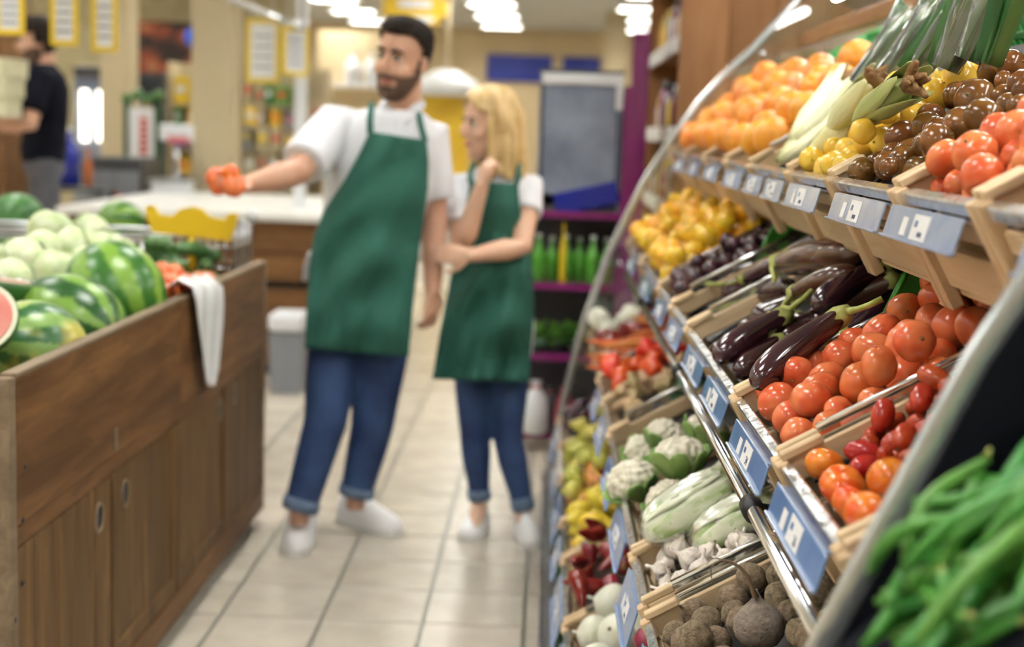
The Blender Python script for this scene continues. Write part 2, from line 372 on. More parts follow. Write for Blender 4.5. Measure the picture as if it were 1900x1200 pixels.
# ================================================================== THE ROOM
def slab(name, x0, x1, y0, y1, z0, z1, m):
    return tag(box(name, ((x0+x1)/2, (y0+y1)/2, (z0+z1)/2), (x1-x0, y1-y0, z1-z0), m, bevel=0), kind='structure')
# the floor far off and under furniture: tile pattern in the material; the near aisle is laid with real tiles below
m, nt, b = _new('floor_tiling'); b.inputs['Roughness'].default_value = .28
br = nt.nodes.new('ShaderNodeTexBrick'); br.offset = 0; br.inputs['Scale'].default_value = 1.
for k, v in (('Color1', (.50, .45, .37, 1)), ('Color2', (.56, .51, .42, 1)), ('Mortar', (.15, .155, .13, 1)), ('Mortar Size', .009), ('Brick Width', .3), ('Row Height', .3)): br.inputs[k].default_value = v
gm = nt.nodes.new('ShaderNodeNewGeometry'); mp = nt.nodes.new('ShaderNodeMapping'); mp.inputs['Location'].default_value = (.02, -.14, 0)
nt.links.new(gm.outputs['Position'], mp.inputs[0]); nt.links.new(mp.outputs[0], br.inputs['Vector']); nt.links.new(br.outputs[0], b.inputs['Base Color']); X['floor'] = m
XL, XR, YB, YF, ZC = -9., 3.2, 22.6, -4., 3.02
floor = slab('floor', XL, XR, YF, YB, -.11, -.004, 'floor')
for i in range(-4, 2):
    for j in range(-1, 29):
        box('tile', (-.02+.3*i+.15-floor.location.x, 4.04+.3*j+.15-floor.location.y, -.0045-floor.location.z), (.289, .289, .009), 'tile', floor, .0015)
slab('ceiling', XL, XR, YF, YB, ZC, ZC+.1, 'ceil')
slab('wall_left', XL-.1, XL, YF, YB, -.1, ZC, 'cream')
slab('wall_right', XR, XR+.1, YF, YB, -.1, ZC, 'cream')
slab('wall_back', XL, XR, YB, YB+.1, -.1, ZC, 'cream')
slab('wall_front', XL, XR, YF-.1, YF, -.1, ZC, 'cream')
slab('baseboard_back', XL, XR, YB-.02, YB, -.004, .1, 'columnpaint')
for k, (px, Y, hw) in enumerate(((222, 11.6, .11), (402, 10.6, .15), (1138, 19., .14))):
    x = atY(px, 200, Y)[0]; slab('trim_%d' % (k+1), x-hw, x+hw, Y-.15, Y+.15, -.004, ZC, 'columnpaint')
# ceiling lights
def ceiling_light(x, y):
    e = empty('ceiling_light', (x, y, ZC), (0, 0, 0), 'square grey-framed fluorescent light panel set in the ceiling', 'light', 'ceiling light panels')
    box('diffuser', (0, 0, -.008), (.56, .56, .012), 'panelglow', e, 0)
    for s in (-1, 1):
        box('frame', (s*.29, 0, -.031), (.02, .6, .06), 'white', e); box('frame', (0, s*.29, -.031), (.56, .02, .06), 'white', e)
    for k in (-1, 0, 1): box('louver', (k*.14, 0, -.038), (.014, .56, .044), 'ceil', e, 0)
    for k in range(-2, 3): box('added_louver', (0, k*.095, -.038), (.56, .004, .04), 'white', e, 0)  # thin cross blades added to hold back the far panels' glow
    return e
cl = None
for i in range(-4, 2):
    for j in range(14):
        x, y = -.77+1.95*i+(.0 if i < 1 else -.1), 21.4-1.8*j
        if x < XL+.4: continue
        if cl is None: cl = ceiling_light(x, y)
        else:
            q = copy_tree(cl); q.location = (x, y, ZC)

# ================================================================== THE TILTED PRODUCE DISPLAY ON THE RIGHT
TILT = R(29.5); ct, st = math.cos(TILT), math.sin(TILT)
TIER = {1: (.464, 1.394), 2: (.32, 1.045), 3: (.19, .69), 4: (.085, .345)}
YN, YFAR = 1.19, 5.45
def tp(t, u, v, w=0.):
    x, z = TIER[t]; return np.array([x+v*ct-w*st, u, z+v*st+w*ct])
def on_tier(px, py, t, w=0.):
    """pixel -> (u, v) on the plane w above the rim plane of a tier"""
    n = np.array([-st, 0, ct]); o = tp(t, 0, 0, w); r = ray(px, py)
    p = C0+r*(n@(o-C0))/(n@r); return p[1], (p[0]-o[0])*ct+(p[2]-o[2])*st
TROT = (0, -TILT, 0)
du = empty('display_unit', (.6, 3.3, 0), label='long tilted supermarket produce display with wooden crates in tiers', cat='display')
def dpart(name, c, size, m, rot=(0, 0, 0), bevel=.003): return box(name, np.array(c)-np.array([.6, 3.3, 0]), size, m, du, bevel, rot)
YL = YFAR-.3; YM = (YFAR+.3)/2
dpart('plinth', (.62, YM, .06), (1.0, YL, .11), 'darkgrey')
dpart('bumper_rail', (.035, YM, .115), (.03, YL, .045), 'steel')
dpart('bumper_rail', (.045, YM, .2), (.02, YL, .02), 'steel')
dpart('green_strip', (.075, YM, .165), (.02, YL, .10), 'greenpaint')
dpart('back_panel', (1.22, YM, 1.0), (.03, YL, 2.0), 'backpanel')
for t in (1, 2, 3, 4):
    dep = .46 if t > 1 else .78
    c = tp(t, YM, .03+dep/2, -.178); dpart('shelf', c, (dep, YL, .012), 'darkgrey', TROT)
for yy in (.36, YN-.03, 3.3, YFAR-.05):
    dpart('upright', (1.18, yy, .95), (.04, .04, 1.75), 'steel')
c = np.array([1.02, YM, 2.0]); dpart('canopy', c, (.42, YL, .02), 'steel', (0, R(28), 0))
dpart('canopy_rail', (.945, YM, 1.825), (.022, YL, .05), 'beamwood')
for k in range(3):
    e = empty('tube_lamp', (.99, 1.6+1.5*k, 1.955), label=('nearest', 'middle', 'farthest')[k]+' tube lamp under the metal canopy of the produce display', cat='lamp', group='canopy tube lamps')
    tubeobj('tube', [(0, -.55, 0), (0, .55, 0)], .013, 'tubeglow', e, 12); box('fitting', (0, 0, .022), (.04, 1.2, .02), 'whitepl', e)
# side glass sheets with their edge strip
PROF = [(.052, .1), (.062, .2), (.076, .293), (.11, .46), (.136, .6), (.17, .75), (.209, .87), (.25, 1.0), (.301, 1.115), (.37, 1.27), (.451, 1.413), (.565, 1.579), (.66, 1.69), (.756, 1.785), (.906, 1.968), (.98, 2.04)]
def side_glass(Y, label):
    e = empty('side_glass', (0, Y, 0), label=label, cat='glass panel', group='side glass sheets')
    P = PROF+[(1.19, 2.04), (1.19, .13)]
    for s_ in (0,):
        mb = MB(); n = len(P)
        v = [(x, -.004, z) for x, z in P]+[(x, .004, z) for x, z in P]
        mb.add(v, [list(range(n)), list(range(2*n-1, n-1, -1))]+[[i, (i+1) % n, n+(i+1) % n, n+i][::-1] for i in range(n)])
        mb.build('pane', 'glass', e, False)
    pts = [(x-.004, 0, z) for x, z in PROF]
    MB().limb(pts, [(.015, .006)]*len(pts), 8).build('edge_strip', 'edge', e)
    for k in (10, 13): MB().ell((PROF[k][0]+.03, -.008, PROF[k][1]-.02), (.012, .008, .012)).build('fixing', 'chrome', e)
side_glass(YFAR, 'curved clear glass sheet closing the far end of the produce display')
side_glass(YN, 'blurred near glass sheet between the tomatoes and the green beans')
# chrome guard rail in front of the third tier
cr = empty('guard_rail', (.305, 3.3, .935), label='long chrome guard rail running below the tomato crates', cat='rail')
tubeobj('tube', [(0, -2.05, 0), (0, 2.0, 0)], .0105, 'chrome', cr, 16)
for yy in (1.955, 3.1, 4.4):
    tubeobj('clamp', [(0, yy-3.3-.022, 0), (0, yy-3.3+.022, 0)], .0165, 'blackpl', cr, 14)
    tubeobj('bracket', [(0, yy-3.3, 0), (.11, yy-3.3, -.012)], .010, 'blackpl', cr, 10)

CR = {}; SLOPE = {1: .22, 2: .10, 3: .08, 4: .12}     # the liners rise towards the back, so the fruit is presented
def crate(t, y0, y1, label, depth=.42, h=.165, liner=True, silver=True, lw=-.05):
    sl = SLOPE[t]
    W = y1-y0-.004; yc = (y0+y1)/2; x, z = TIER[t]
    e = empty('crate', (x, yc, z), TROT, label, 'crate', 'pine crates of the display')
    hp = h+.008; CR[(t, y0, y1)] = e
    for s in (-1, 1):
        box('post', (-.010, s*(W/2-.011), .004-hp/2), (.018, .022, hp), 'pinez', e)
        box('post', (depth+.010, s*(W/2-.011), .004-hp/2), (.018, .022, hp), 'pinez', e)
        box('side_slat', (depth/2, s*(W/2-.006), -.014), (depth, .010, .034), 'pinex', e)
        box('side_slat', (depth/2, s*(W/2-.006), -.105), (depth, .010, .07), 'pinex', e)
        box('peg', (.022, s*(W/2-.010), .009), (.058, .018, .012), 'pinex', e)
    box('front_slat', (-.003, 0, -.108), (.010, W-.046, .060), 'pine', e)
    box('front_slat', (-.003, 0, -.045), (.010, W-.046, .026), 'pine', e)
    if silver: box('metal_strip', (-.006, 0, -.008), (.016, W-.05, .018), 'silver_film', e)
    box('back_slat', (depth+.003, 0, -.06), (.010, W-.02, .08), 'pine', e)
    box('bottom_board', (depth/2, 0, -h+.012), (depth-.004, W-.03, .010), 'pine', e)
    if liner:
        box('liner', (depth/2+.003, 0, lw-.003+sl*depth/2), (depth-.03, W-.036, .006), 'blackpl', e, .001, (0, -math.atan(sl), 0))
    return e
def divider(t, y, label, v0=.055, v1=.41, up=.02, down=.085):
    (_, a, b_), par = min(((k, o) for k, o in CR.items() if k[0] == t), key=lambda q: min(abs(q[0][1]-y), abs(q[0][2]-y)))
    e = empty('divider_panel', (0, y-(a+b_)/2, 0), label=label); e.parent = par
    box('panel', ((v0+v1)/2, 0, (up-down)/2), (v1-v0, .003, up+down), 'plexi', e, 0)
    tubeobj('top_rail', [(v0-.004, 0, up), (v1, 0, up)], .0045, 'chrome', e, 10)
    tubeobj('top_rail', [(v0-.004, 0.006, up-.006), (v1, 0.006, up-.006)], .0035, 'chrome', e, 8)
    return e
X['tagpale_glare'] = mat('pale_glare_tag_plastic', (.27, .36, .56), .2, col2=(.36, .45, .62), ns=20, coat=.5)  # top-tier glare painted in as paler blue; also the pale lips and hooks
_tg = 0
def price_tag(t, y0, y1, label, digits=None, m='tagblue', card=True, hgt=.042):
    c = tp(t, (y0+y1)/2, -.024, -.012); L = y1-y0
    e = empty('price_tag', c, (0, R(14.5), 0), label, 'price tag', 'price tags along the crates')
    box('holder', (0, 0, -hgt/2), (.003, L, hgt), m, e, .0008)
    box('lip', (-.003, 0, -hgt+.001), (.006, L, .004), 'tagpale_glare', e, .001)
    box('hook', (.010, 0, .000), (.022, L*.9, .002), 'tagpale_glare', e, .0005)
    if card:
        cd = box('card', (-.0022, -L*.02, -hgt*.5), (.0008, min(.07, L*.26), min(.032, hgt*.74)), 'paper', e, 0)
        box('card', (-.0022, L*.2, -hgt*.55), (.0008, min(.026, L*.12), min(.024, hgt*.55)), 'paper', e, 0)
        if digits: text('print', digits, .017, 'ink', cd, (-.0006, -.014, -.006), (R(90), 0, R(-90)))
        else:
            box('print', (-.0007, -.008, -.008), (.0006, .018, .006), 'ink', cd, 0)
        box('print', (-.0007, .018, .004), (.0006, .012, .008), 'tagblue', cd, 0)
    return e
def green_board(t, y, pts, label):
    """upright green plastic board between two crates, front edge with two ribs"""
    P = [atY(px, py, y) for px, py in pts]; o = P[0]; mb = MB(); n = len(P)
    v = [(p[0]-o[0], -.003, p[2]-o[2]) for p in P]+[(p[0]-o[0], .003, p[2]-o[2]) for p in P]
    mb.add(v, [list(range(n)), list(range(2*n-1, n-1, -1))]+[[i, (i+1) % n, n+(i+1) % n, n+i][::-1] for i in range(n)])
    e = empty('divider_board', o, label=label, cat='divider', group='green divider boards')
    mb.build('board', 'green_pl', e, False)
    a, b_ = np.array(v[0]), np.array(v[1])
    for k, dy in enumerate((-.006, .006)): tubeobj('edge_rib', [a+np.array([-.002, dy+.003, 0]), b_+np.array([-.002, dy+.003, 0])], .0035, 'green_pl', e, 8)
    return e

# tier 1 (top)
crate(1, 1.20, 1.512, 'top-tier crate of pale red tomatoes next to the near glass')
crate(1, 1.515, 1.868, 'top-tier crate of pinkish tomatoes behind a clear panel')
crate(1, 1.872, 2.31, 'top-tier crate of brown tomatoes', liner=True)
crate(1, 2.314, 2.72, 'top-tier crate of big yellow tomatoes')
crate(1, 2.724, 3.25, 'top-tier crate of corn cobs in husks')
crate(1, 3.254, 3.7, 'top-tier crate of grapefruits beside the corn')
crate(1, 3.704, 4.2, 'top-tier crate of grapefruits, second beyond the corn')
crate(1, 4.204, 4.8, 'top-tier crate of grapefruits, third beyond the corn')
crate(1, 4.804, 5.42, 'top-tier crate of grapefruits touching the far glass')
divider(1, 1.870, 'clear chrome-topped panel between brown and pinkish tomatoes')
divider(1, 3.252, 'clear chrome-topped panel between corn and grapefruits')
# tier 2
crate(2, 1.20, 1.398, 'second-tier crate end pressed against the near glass')
crate(2, 1.402, 1.793, 'second-tier crate of orange and plum tomatoes')
crate(2, 1.797, 2.233, 'second-tier crate heaped with large red tomatoes')
crate(2, 2.237, 3.028, 'second-tier crate of long dark aubergines')
crate(2, 3.032, 3.43, 'second-tier narrow crate with the farther aubergines')
crate(2, 3.434, 3.85, 'second-tier crate of black plums')
crate(2, 3.854, 4.6, 'second-tier crate of small yellow tomatoes, nearer half')
crate(2, 4.604, 5.42, 'second-tier crate of small yellow tomatoes, farther half')
divider(2, 1.795, 'clear chrome-topped panel between large red and orange tomatoes')
divider(2, 2.235, 'clear chrome-topped panel between red tomatoes and aubergines', up=.014)
divider(2, 3.03, 'clear chrome-topped panel among the aubergines')
divider(2, 3.432, 'clear chrome-topped panel between aubergines and plums', up=.024)
divider(2, 3.852, 'clear chrome-topped panel between plums and small yellow tomatoes', up=.024)
# tier 3
crate(3, 1.30, 1.77, 'third-tier crate of beetroots at the near end')
crate(3, 1.774, 2.19, 'third-tier crate of earthy beetroots under the guard rail')
crate(3, 2.237, 2.525, 'third-tier narrow crate of garlic bulbs')
crate(3, 2.529, 3.05, 'third-tier crate of wrapped napa cabbages')
crate(3, 3.054, 3.58, 'third-tier crate of cauliflowers')
crate(3, 3.584, 4.0, 'third-tier crate of ginger roots')
crate(3, 4.004, 4.4, 'third-tier crate of red peppers')
crate(3, 4.404, 4.75, 'third-tier crate of carrots')
crate(3, 4.754, 5.08, 'third-tier crate of dark red peppers at the far end')
crate(3, 5.084, 5.42, 'third-tier crate of white bulbs touching the far glass')
divider(3, 2.192, 'clear chrome-topped panel on the beetroot side of the garlic', up=.012)
divider(3, 2.235, 'clear chrome-topped panel on the garlic crate', up=.02)
divider(3, 2.527, 'clear chrome-topped panel between garlic and napa cabbage', up=.02)
divider(3, 3.582, 'clear chrome-topped panel between cauliflowers and ginger', up=.03)
divider(3, 4.402, 'clear chrome-topped panel between red peppers and carrots', up=.03)
# tier 4
TN4 = [(2.3, 2.72, 'red onions'), (2.724, 3.1, 'big white onions'), (3.104, 3.6, 'dark red pointed peppers'), (3.604, 3.95, 'lemons'), (3.954, 4.45, 'pears and blushed apples'), (4.454, 4.95, 'yellow-green pears'), (4.954, 5.42, 'dark plums')]
for a, b_, nm in TN4: crate(4, a, b_, 'bottom-tier crate of '+nm)
divider(4, 3.102, 'clear chrome-topped panel between white onions and pointed peppers')
divider(4, 3.602, 'clear chrome-topped panel between pointed peppers and lemons')
divider(4, 4.452, 'clear chrome-topped panel between apples and pears')
# price tags
price_tag(1, 1.10, 1.335, 'blue price tag with painted glare on the top tier at the right picture edge', None, 'tagpale_glare')
price_tag(1, 1.54, 1.865, 'blue price tag with painted glare under the pinkish tomatoes of the top tier', None, 'tagpale_glare')
price_tag(1, 1.90, 2.235, 'blue price tag with painted glare under the brown tomatoes', None, 'tagpale_glare')
price_tag(1, 2.36, 2.66, 'blue price tag with painted glare under the big yellow tomatoes', None, 'tagpale_glare')
price_tag(1, 2.72, 2.94, 'blue price tag with painted glare under the near end of the corn', None, 'tagpale_glare')
price_tag(1, 2.99, 3.22, 'blue price tag with painted glare under the far end of the corn', None, 'tagpale_glare')
for k, nm in enumerate(('first', 'second', 'third', 'fourth')):
    price_tag(1, 3.3+.47*k, 3.62+.47*k, nm+' small price tag under the grapefruits counted from the corn', None, 'tagpale_glare')
price_tag(2, 1.44, 1.76, 'blue price tag reading 26 under the orange tomatoes', '26')
price_tag(2, 1.84, 2.16, 'blue price tag reading 34 under the large red tomatoes', '34')
price_tag(2, 2.28, 2.56, 'blue price tag under the near aubergines')
price_tag(2, 2.64, 2.93, 'blue price tag under the middle aubergines')
price_tag(2, 3.08, 3.38, 'blue price tag under the farthest aubergines')
price_tag(2, 3.5, 3.78, 'blue price tag under the black plums')
price_tag(2, 4.0, 4.4, 'blue price tag under the near half of the small yellow tomatoes')
price_tag(2, 4.75, 5.1, 'blue price tag under the far half of the small yellow tomatoes')
price_tag(3, 1.85, 2.13, 'blue price tag below the beetroot crate')
price_tag(3, 2.27, 2.52, 'tall blue price tag below the garlic', hgt=.075)
price_tag(3, 2.66, 2.96, 'blue price tag below the napa cabbage', hgt=.06)
price_tag(3, 3.12, 3.42, 'blue price tag below the cauliflowers', hgt=.06)
price_tag(3, 3.66, 3.94, 'blue price tag below the ginger', hgt=.06)
price_tag(3, 4.1, 4.35, 'blue price tag below the red peppers', hgt=.06)
for (a, b_, nm), k in zip(TN4, range(7)): price_tag(4, a+.08, b_-.05, 'blue price tag below the bottom-tier '+nm, hgt=.07)
green_board(2, 2.262, [(1640, 592), (1694, 484), (1800, 470), (1830, 560), (1700, 640)], 'bright green divider board behind the large red tomatoes')
green_board(2, 3.46, [(1398, 496), (1447, 402), (1540, 390), (1540, 470)], 'bright green divider board behind the black plums')
green_board(3, 2.215, [(1522, 1012), (1572, 925), (1640, 940), (1640, 1000)], 'bright green divider board between beetroots and garlic')
green_board(3, 3.6, [(1245, 740), (1290, 655), (1350, 660), (1350, 745)], 'bright green divider board behind the ginger')
# green plastic crates behind the top tier
def green_crate(y0, y1, label, v0=.47, w=.0):
    W = y1-y0; e = empty('plastic_crate', tp(1, (y0+y1)/2, v0, w-.165), TROT, label, 'crate', 'green plastic crates behind the top tier')
    D, hh = .26, .19
    for z in (.02, .085, .15, .185): 
        for x_ in (0, D): box('rail', (x_, 0, z), (.012, W, .014), 'green_cr', e)
    for x_ in (0, D):
        n = int(W/.03)
        for k in range(n+1): box('bar', (x_, -W/2+k*W/n, hh/2), (.008, .007, hh), 'green_cr', e)
    for s in (-1, 1): box('end_wall', (D/2, s*(W/2), hh/2), (D, .008, hh), 'green_cr', e)
    box('base_plate', (D/2, 0, .006), (D, W, .010), 'green_cr', e)
for k, (a, b_) in enumerate(((1.25, 1.85), (1.87, 2.47), (2.49, 3.09), (3.11, 3.71), (3.73, 4.33), (4.35, 4.95))):
    green_crate(a, b_, ['green slotted plastic crate behind the pinkish tomatoes', 'green slotted plastic crate behind the brown tomatoes', 'green slotted plastic crate behind the corn', 'green slotted plastic crate right behind the nearest grapefruits', 'green slotted plastic crate behind the middle grapefruits', 'green slotted plastic crate behind the farthest grapefruits'][k], w=.05)

# ================================================================== THE DARK WOODEN BIN ON THE LEFT
BX, BY0, BY1, BT, BS = -.995, 2.606, 5.05, .953, .655
BW = 1.5
pb = empty('produce_bin', (BX-BW/2, (BY0+BY1)/2, 0), label='dark stained wooden produce bin with cupboard doors holding melons', cat='bin')
def bpart(name, x0, x1, y0, y1, z0, z1, m, parent=pb, bevel=.003):
    q = box(name, ((x0+x1)/2-(BX-BW/2), (y0+y1)/2-(BY0+BY1)/2, (z0+z1)/2), (x1-x0, y1-y0, z1-z0), m, parent, bevel); return q
YS = 3.866
bpart('upper_board', BX-.03, BX, BY0+.03, YS-.003, BS+.006, BT, 'binwood'); bpart('upper_board', BX-.03, BX, YS+.003, BY1-.03, BS+.006, BT, 'binwood')
for y in (BY0, BY1-.03): bpart('corner_post', BX-.03, BX+.001, y, y+.03, .05, BT+.002, 'binedge')
for y in (BY0, BY1-.03):
    for k in range(4): bpart('end_board', BX-BW, BX-.031, y, y+.028, .06+k*.224, .06+k*.224+.218, 'counterwood')
bpart('back_board', BX-BW, BX-BW+.03, BY0+.03, BY1-.03, .06, BT, 'binwood')
bpart('top_edge', BX-.031, BX+.002, BY0+.03, BY1-.03, BT-.004, BT+.008, 'binedge')
bpart('tray_floor', BX-BW+.03, BX-.03, BY0+.03, BY1-.03, .82, .84, 'binwood')
bpart('base_plinth', BX-BW+.05, BX-.04, BY0+.05, BY1-.05, -.003, .06, 'blackpl')
bpart('bottom_rail', BX-.03, BX+.002, BY0+.03, BY1-.03, .055, .13, 'binwood')
bpart('top_rail', BX-.032, BX-.004, BY0+.03, BY1-.03, .615, BS+.002, 'binwood')
# four cupboard doors with finger holes: a frame of stiles round a recessed board
def door(y0, y1, hole, idx):
    d = empty('door'); d.parent = pb; d.location = (BX-(BX-BW/2), (y0+y1)/2-(BY0+BY1)/2, 0)
    W = y1-y0; z0, z1 = .135, .612
    def dp(nm, ya, yb, za, zb, dx, th=.02, m='binwoodz'): return box(nm, (dx-th/2, (ya+yb)/2, (za+zb)/2), (th, yb-ya, zb-za), m, d, .002)
    if idx in (1, 2):
        dp('stile', -W/2, -W/2+.045, z0, z1, -.002); dp('stile', W/2-.045, W/2, z0, z1, -.002); dp('lower_bar', -W/2+.046, W/2-.046, z0, z0+.05, -.002)
        ya, yb, dx = -W/2+.046, W/2-.046, -.009
    else: ya, yb, dx = -W/2, W/2, -.005
    n = max(3, int((yb-ya)/.11))
    for k in range(n):
        dp('plank', ya+(yb-ya)*k/n+.0008, ya+(yb-ya)*(k+1)/n-.0008, z0 if idx not in (1, 2) else z0+.051, z1, dx-.001*(k % 2))
    yh, zh = hole[1]-(y0+y1)/2, hole[2]
    mb = MB(); a = [(0, .030*math.cos(t), .036*math.sin(t)) for t in np.linspace(0, 2*math.pi, 24, endpoint=False)]
    i_ = [(0, .023*math.cos(t), .029*math.sin(t)) for t in np.linspace(0, 2*math.pi, 24, endpoint=False)]
    mb.loft([[(.0, q[1], q[2]) for q in a], [(.004, q[1], q[2]) for q in a], [(.004, q[1], q[2]) for q in i_], [(-.001, q[1], q[2]) for q in i_]], cap=False)
    fr = mb.build('finger_hole', 'binedge', d, loc=(dx, yh, zh), smooth=False)
    mb = MB(); mb.add([(.0012, q[1], q[2]) for q in i_], [list(range(24))]); mb.build('hole_shade', 'blackpl', fr, False)  # black disc paints in the shade inside the uncut finger hole
for k, (a, b_, px, py) in enumerate(((BY0+.035, 3.24, 187, 960), (3.246, 3.83, 238, 915), (3.84, 4.46, 413, 760), (4.466, BY1-.035, 437, 730))):
    door(a, b_, atX(px, py, BX), k)
# screw heads and the little strap on the face
for px, py in ((47, 865), (42, 965), (42, 1082), (28, 1150)):
    p = atX(px, py, BX); tubeobj('screw', [(p[0]-(BX-BW/2)-.001, p[1]-(BY0+BY1)/2, p[2]), (p[0]-(BX-BW/2)+.002, p[1]-(BY0+BY1)/2, p[2])], .006, 'blackpl', pb, 10)
p = atX(214, 815, BX); bpart('latch_strap', BX, BX+.003, p[1]-.012, p[1]+.012, p[2]-.028, p[2]+.028, 'binedge')

# ================================================================== WHITE-TOPPED COUNTER BEHIND
cA, cB = atZ(118, 386, .93), atZ(602, 396, .93)
ce = empty('serving_counter', (-2.0, 9.3, 0), label='long counter of dark boards with a white top behind the man', cat='counter')
def cpart(name, x0, x1, y0, y1, z0, z1, m): return box(name, ((x0+x1)/2+2.0, (y0+y1)/2-9.3, (z0+z1)/2), (x1-x0, y1-y0, z1-z0), m, ce, .003)
CXL, CXR, CYF, CYB = -2.75, -.98, 8.12, 10.3
cpart('top', CXL-.05, CXR+.06, CYF-.06, CYB, .89, .93, 'counter')
for k, (z0, z1) in enumerate(((.05, .27), (.28, .50), (.54, .70), (.71, .885))):
    cpart('front_board', CXL, CXR, CYF, CYF+.03, z0, z1, 'counterwood')
    for x_ in (CXL, CXR-.03): cpart('side_board', x_, x_+.03, CYF+.031, CYB-.05, z0, z1, 'binwood')
cpart('core', CXL+.05, CXR-.05, CYF+.05, CYB-.06, -.003, .885, 'blackpl')

# ================================================================== PRODUCE
def lathe(prof, n=22, lobes=0, amp=0., bend=0., jit=0.):
    """(r, z) profile turned about z; optional lobes and bend along x"""
    rings = []
    for k, (r, z) in enumerate(prof):
        ring_ = []
        for j in range(n):
            a = 2*math.pi*j/n; q = r*(1+amp*math.cos(lobes*a)*min(1, r*3)) if lobes else r
            ring_.append((q*math.cos(a)+bend*z*z, q*math.sin(a), z))
        rings.append(ring_)
    return MB().loft(rings)
def sph(n=11, flat=.88, dimple=.1, top=.04):
    P = []
    for i in range(n+1):
        t = math.pi*i/n; r = math.sin(t); z = -math.cos(t)*flat
        if t > 2.4: z -= dimple*((t-2.4)/.74)**2
        if t < .5: z += top*(1-t/.5)
        P.append((max(r, .02), z))
    return P
def proto(name, mb, m, kids=()):
    return (name, mb.mesh(name, m), [(kn, kmb.mesh(kn, km)) for kn, kmb, km in kids])
def star(r=.22, z=.8, n=5, m=None, h=.03):
    mb = MB(); ring0 = []; ring1 = []
    for j in range(n*2):
        a = math.pi*j/n; q = r if j % 2 == 0 else r*.4
        ring0.append((q*math.cos(a), q*math.sin(a), z+(.04 if j % 2 == 0 else 0))); ring1.append((q*.9*math.cos(a), q*.9*math.sin(a), z+h))
    mb.loft([ring0, ring1]); mb.limb([(0, 0, z), (.01, 0, z+.13)], [.05, .04], 6); return mb
TOM = [proto('tomato', lathe(sph(), 22, 5, .025), 'tomato', [('stem_scar', star(.16, .76), 'stemgreen')]), proto('tomato', lathe(sph(flat=.8), 22, 6, .02), 'tomato', [('stem_scar', star(.14, .69), 'stemgreen')]), proto('tomato', lathe(sph(flat=.95), 22, 4, .02), 'tomato', [('stem_scar', star(.13, .84), 'stemgreen')])]
def recolor(P, m, name=None):
    out = []
    for nm, me, kids in P:
        q = me.copy(); q.materials.clear(); q.materials.append(X[m]); out.append((name or nm, q, kids))
    return out
BRN = recolor(TOM, 'browntom', 'brown_tomato'); YEL = recolor(TOM, 'yellowtom', 'yellow_tomato'); ORA = recolor(TOM, 'orangetom', 'orange_tomato')
PLUMT = [proto('plum_tomato', lathe([(r*.78, z*1.25) for r, z in sph(flat=1.)], 18), 'plumtom', [('stem_scar', star(.16, 1.12), 'stemgreen')])]
SMY = [(n_, m_, []) for n_, m_, k_ in recolor([TOM[0], TOM[2]], 'yellowsmall', 'small_yellow_tomato')]
GRF = [proto('grapefruit', lathe(sph(flat=.93, dimple=.03), 24), 'grapefruit', [('navel', lathe([(.06, .86), (.05, .9), (.01, .9)], 8), 'stemgreen')])]
PLM = [proto('plum', lathe(sph(flat=.95, dimple=.06), 16), 'plum', [('stem', MB().limb([(0, 0, .86), (.03, 0, 1.05)], .04, 6), 'root')])]
ONW = [proto('onion', lathe([(r, z) for r, z in sph(flat=.85, dimple=-.18, top=-.06)]+[(.08, 1.12), (.05, 1.3)], 20), 'whiteonion', [('root_tuft', MB().ell((0, 0, -.88), (.12, .12, .06), 8, 5), 'root')])]
ONR = recolor(ONW, 'redonion')
LEM = [proto('lemon', lathe([(r*.82, z*1.1) for r, z in sph(flat=1., dimple=-.18, top=-.18)], 18), 'lemon', [('nub', MB().ell((0, 0, 1.2), (.1, .1, .08), 8, 5), 'lemon')])]
PEA = [proto('pear', lathe([(.05, -.95), (.5, -.9), (.85, -.6), (.95, -.2), (.8, .25), (.5, .65), (.38, .95), (.28, 1.15), (.05, 1.2)], 18), 'pear', [('stem', MB().limb([(0, 0, 1.15), (.05, 0, 1.5)], .05, 6), 'root')])]
APP = [proto('apple', lathe(sph(flat=.88, dimple=.22, top=.12), 20, 5, .02), 'apple', [('stem', MB().limb([(0, 0, .6), (.05, 0, 1.0)], .04, 6), 'root')])]
def pepper_mb(): return lathe([(.1, -1.25), (.45, -1.15), (.7, -.7), (.85, 0), (.92, .6), (.75, .9), (.35, .86), (.05, .8)], 20, 3, .08)
PEP = [proto('red_pepper', pepper_mb(), 'pepper', [('stem', MB().limb([(0, 0, .8), (.06, 0, 1.05), (.16, 0, 1.25)], [.16, .09, .1], 8), 'calyx')])]
def pointed_mb(): return lathe([(.03, -2.1), (.22, -1.7), (.45, -.9), (.62, 0), (.66, .6), (.5, .95), (.1, .98)], 16, 3, .06, .09)
DPE = [proto('pointed_pepper', pointed_mb(), 'darkpepper', [('stem', MB().limb([(.08, 0, .9), (.12, 0, 1.2), (.28, 0, 1.45)], [.15, .09, .09], 8), 'calyx')])]
CAR = [proto('carrot', lathe([(.03, -2.6), (.12, -2.2), (.3, -1), (.42, .2), (.5, 1.1), (.42, 1.35), (.1, 1.4)], 14), 'carrot', [('leaf_stub', MB().limb([(0, 0, 1.35), (.03, 0, 1.6)], .12, 6), 'calyx')])]
def ginger_mb():
    mb = MB()
    for c, r in (((0, 0, 0), (1., .5, .5)), ((.7, .4, .1), (.6, .4, .4)), ((-.5, -.5, .1), (.45, .6, .4)), ((-.9, .2, 0), (.5, .35, .4)), ((.2, .6, .0), (.35, .5, .35))): mb.ell(c, r, 12, 8)
    return mb
GIN = [('ginger_root', remesh(ginger_mb(), 'ginger', .09, 3, 'ginger_root'), [('bud', MB().ell((1.2, .55, .15), (.16, .16, .14), 8, 5).mesh('bud', 'root'))])]
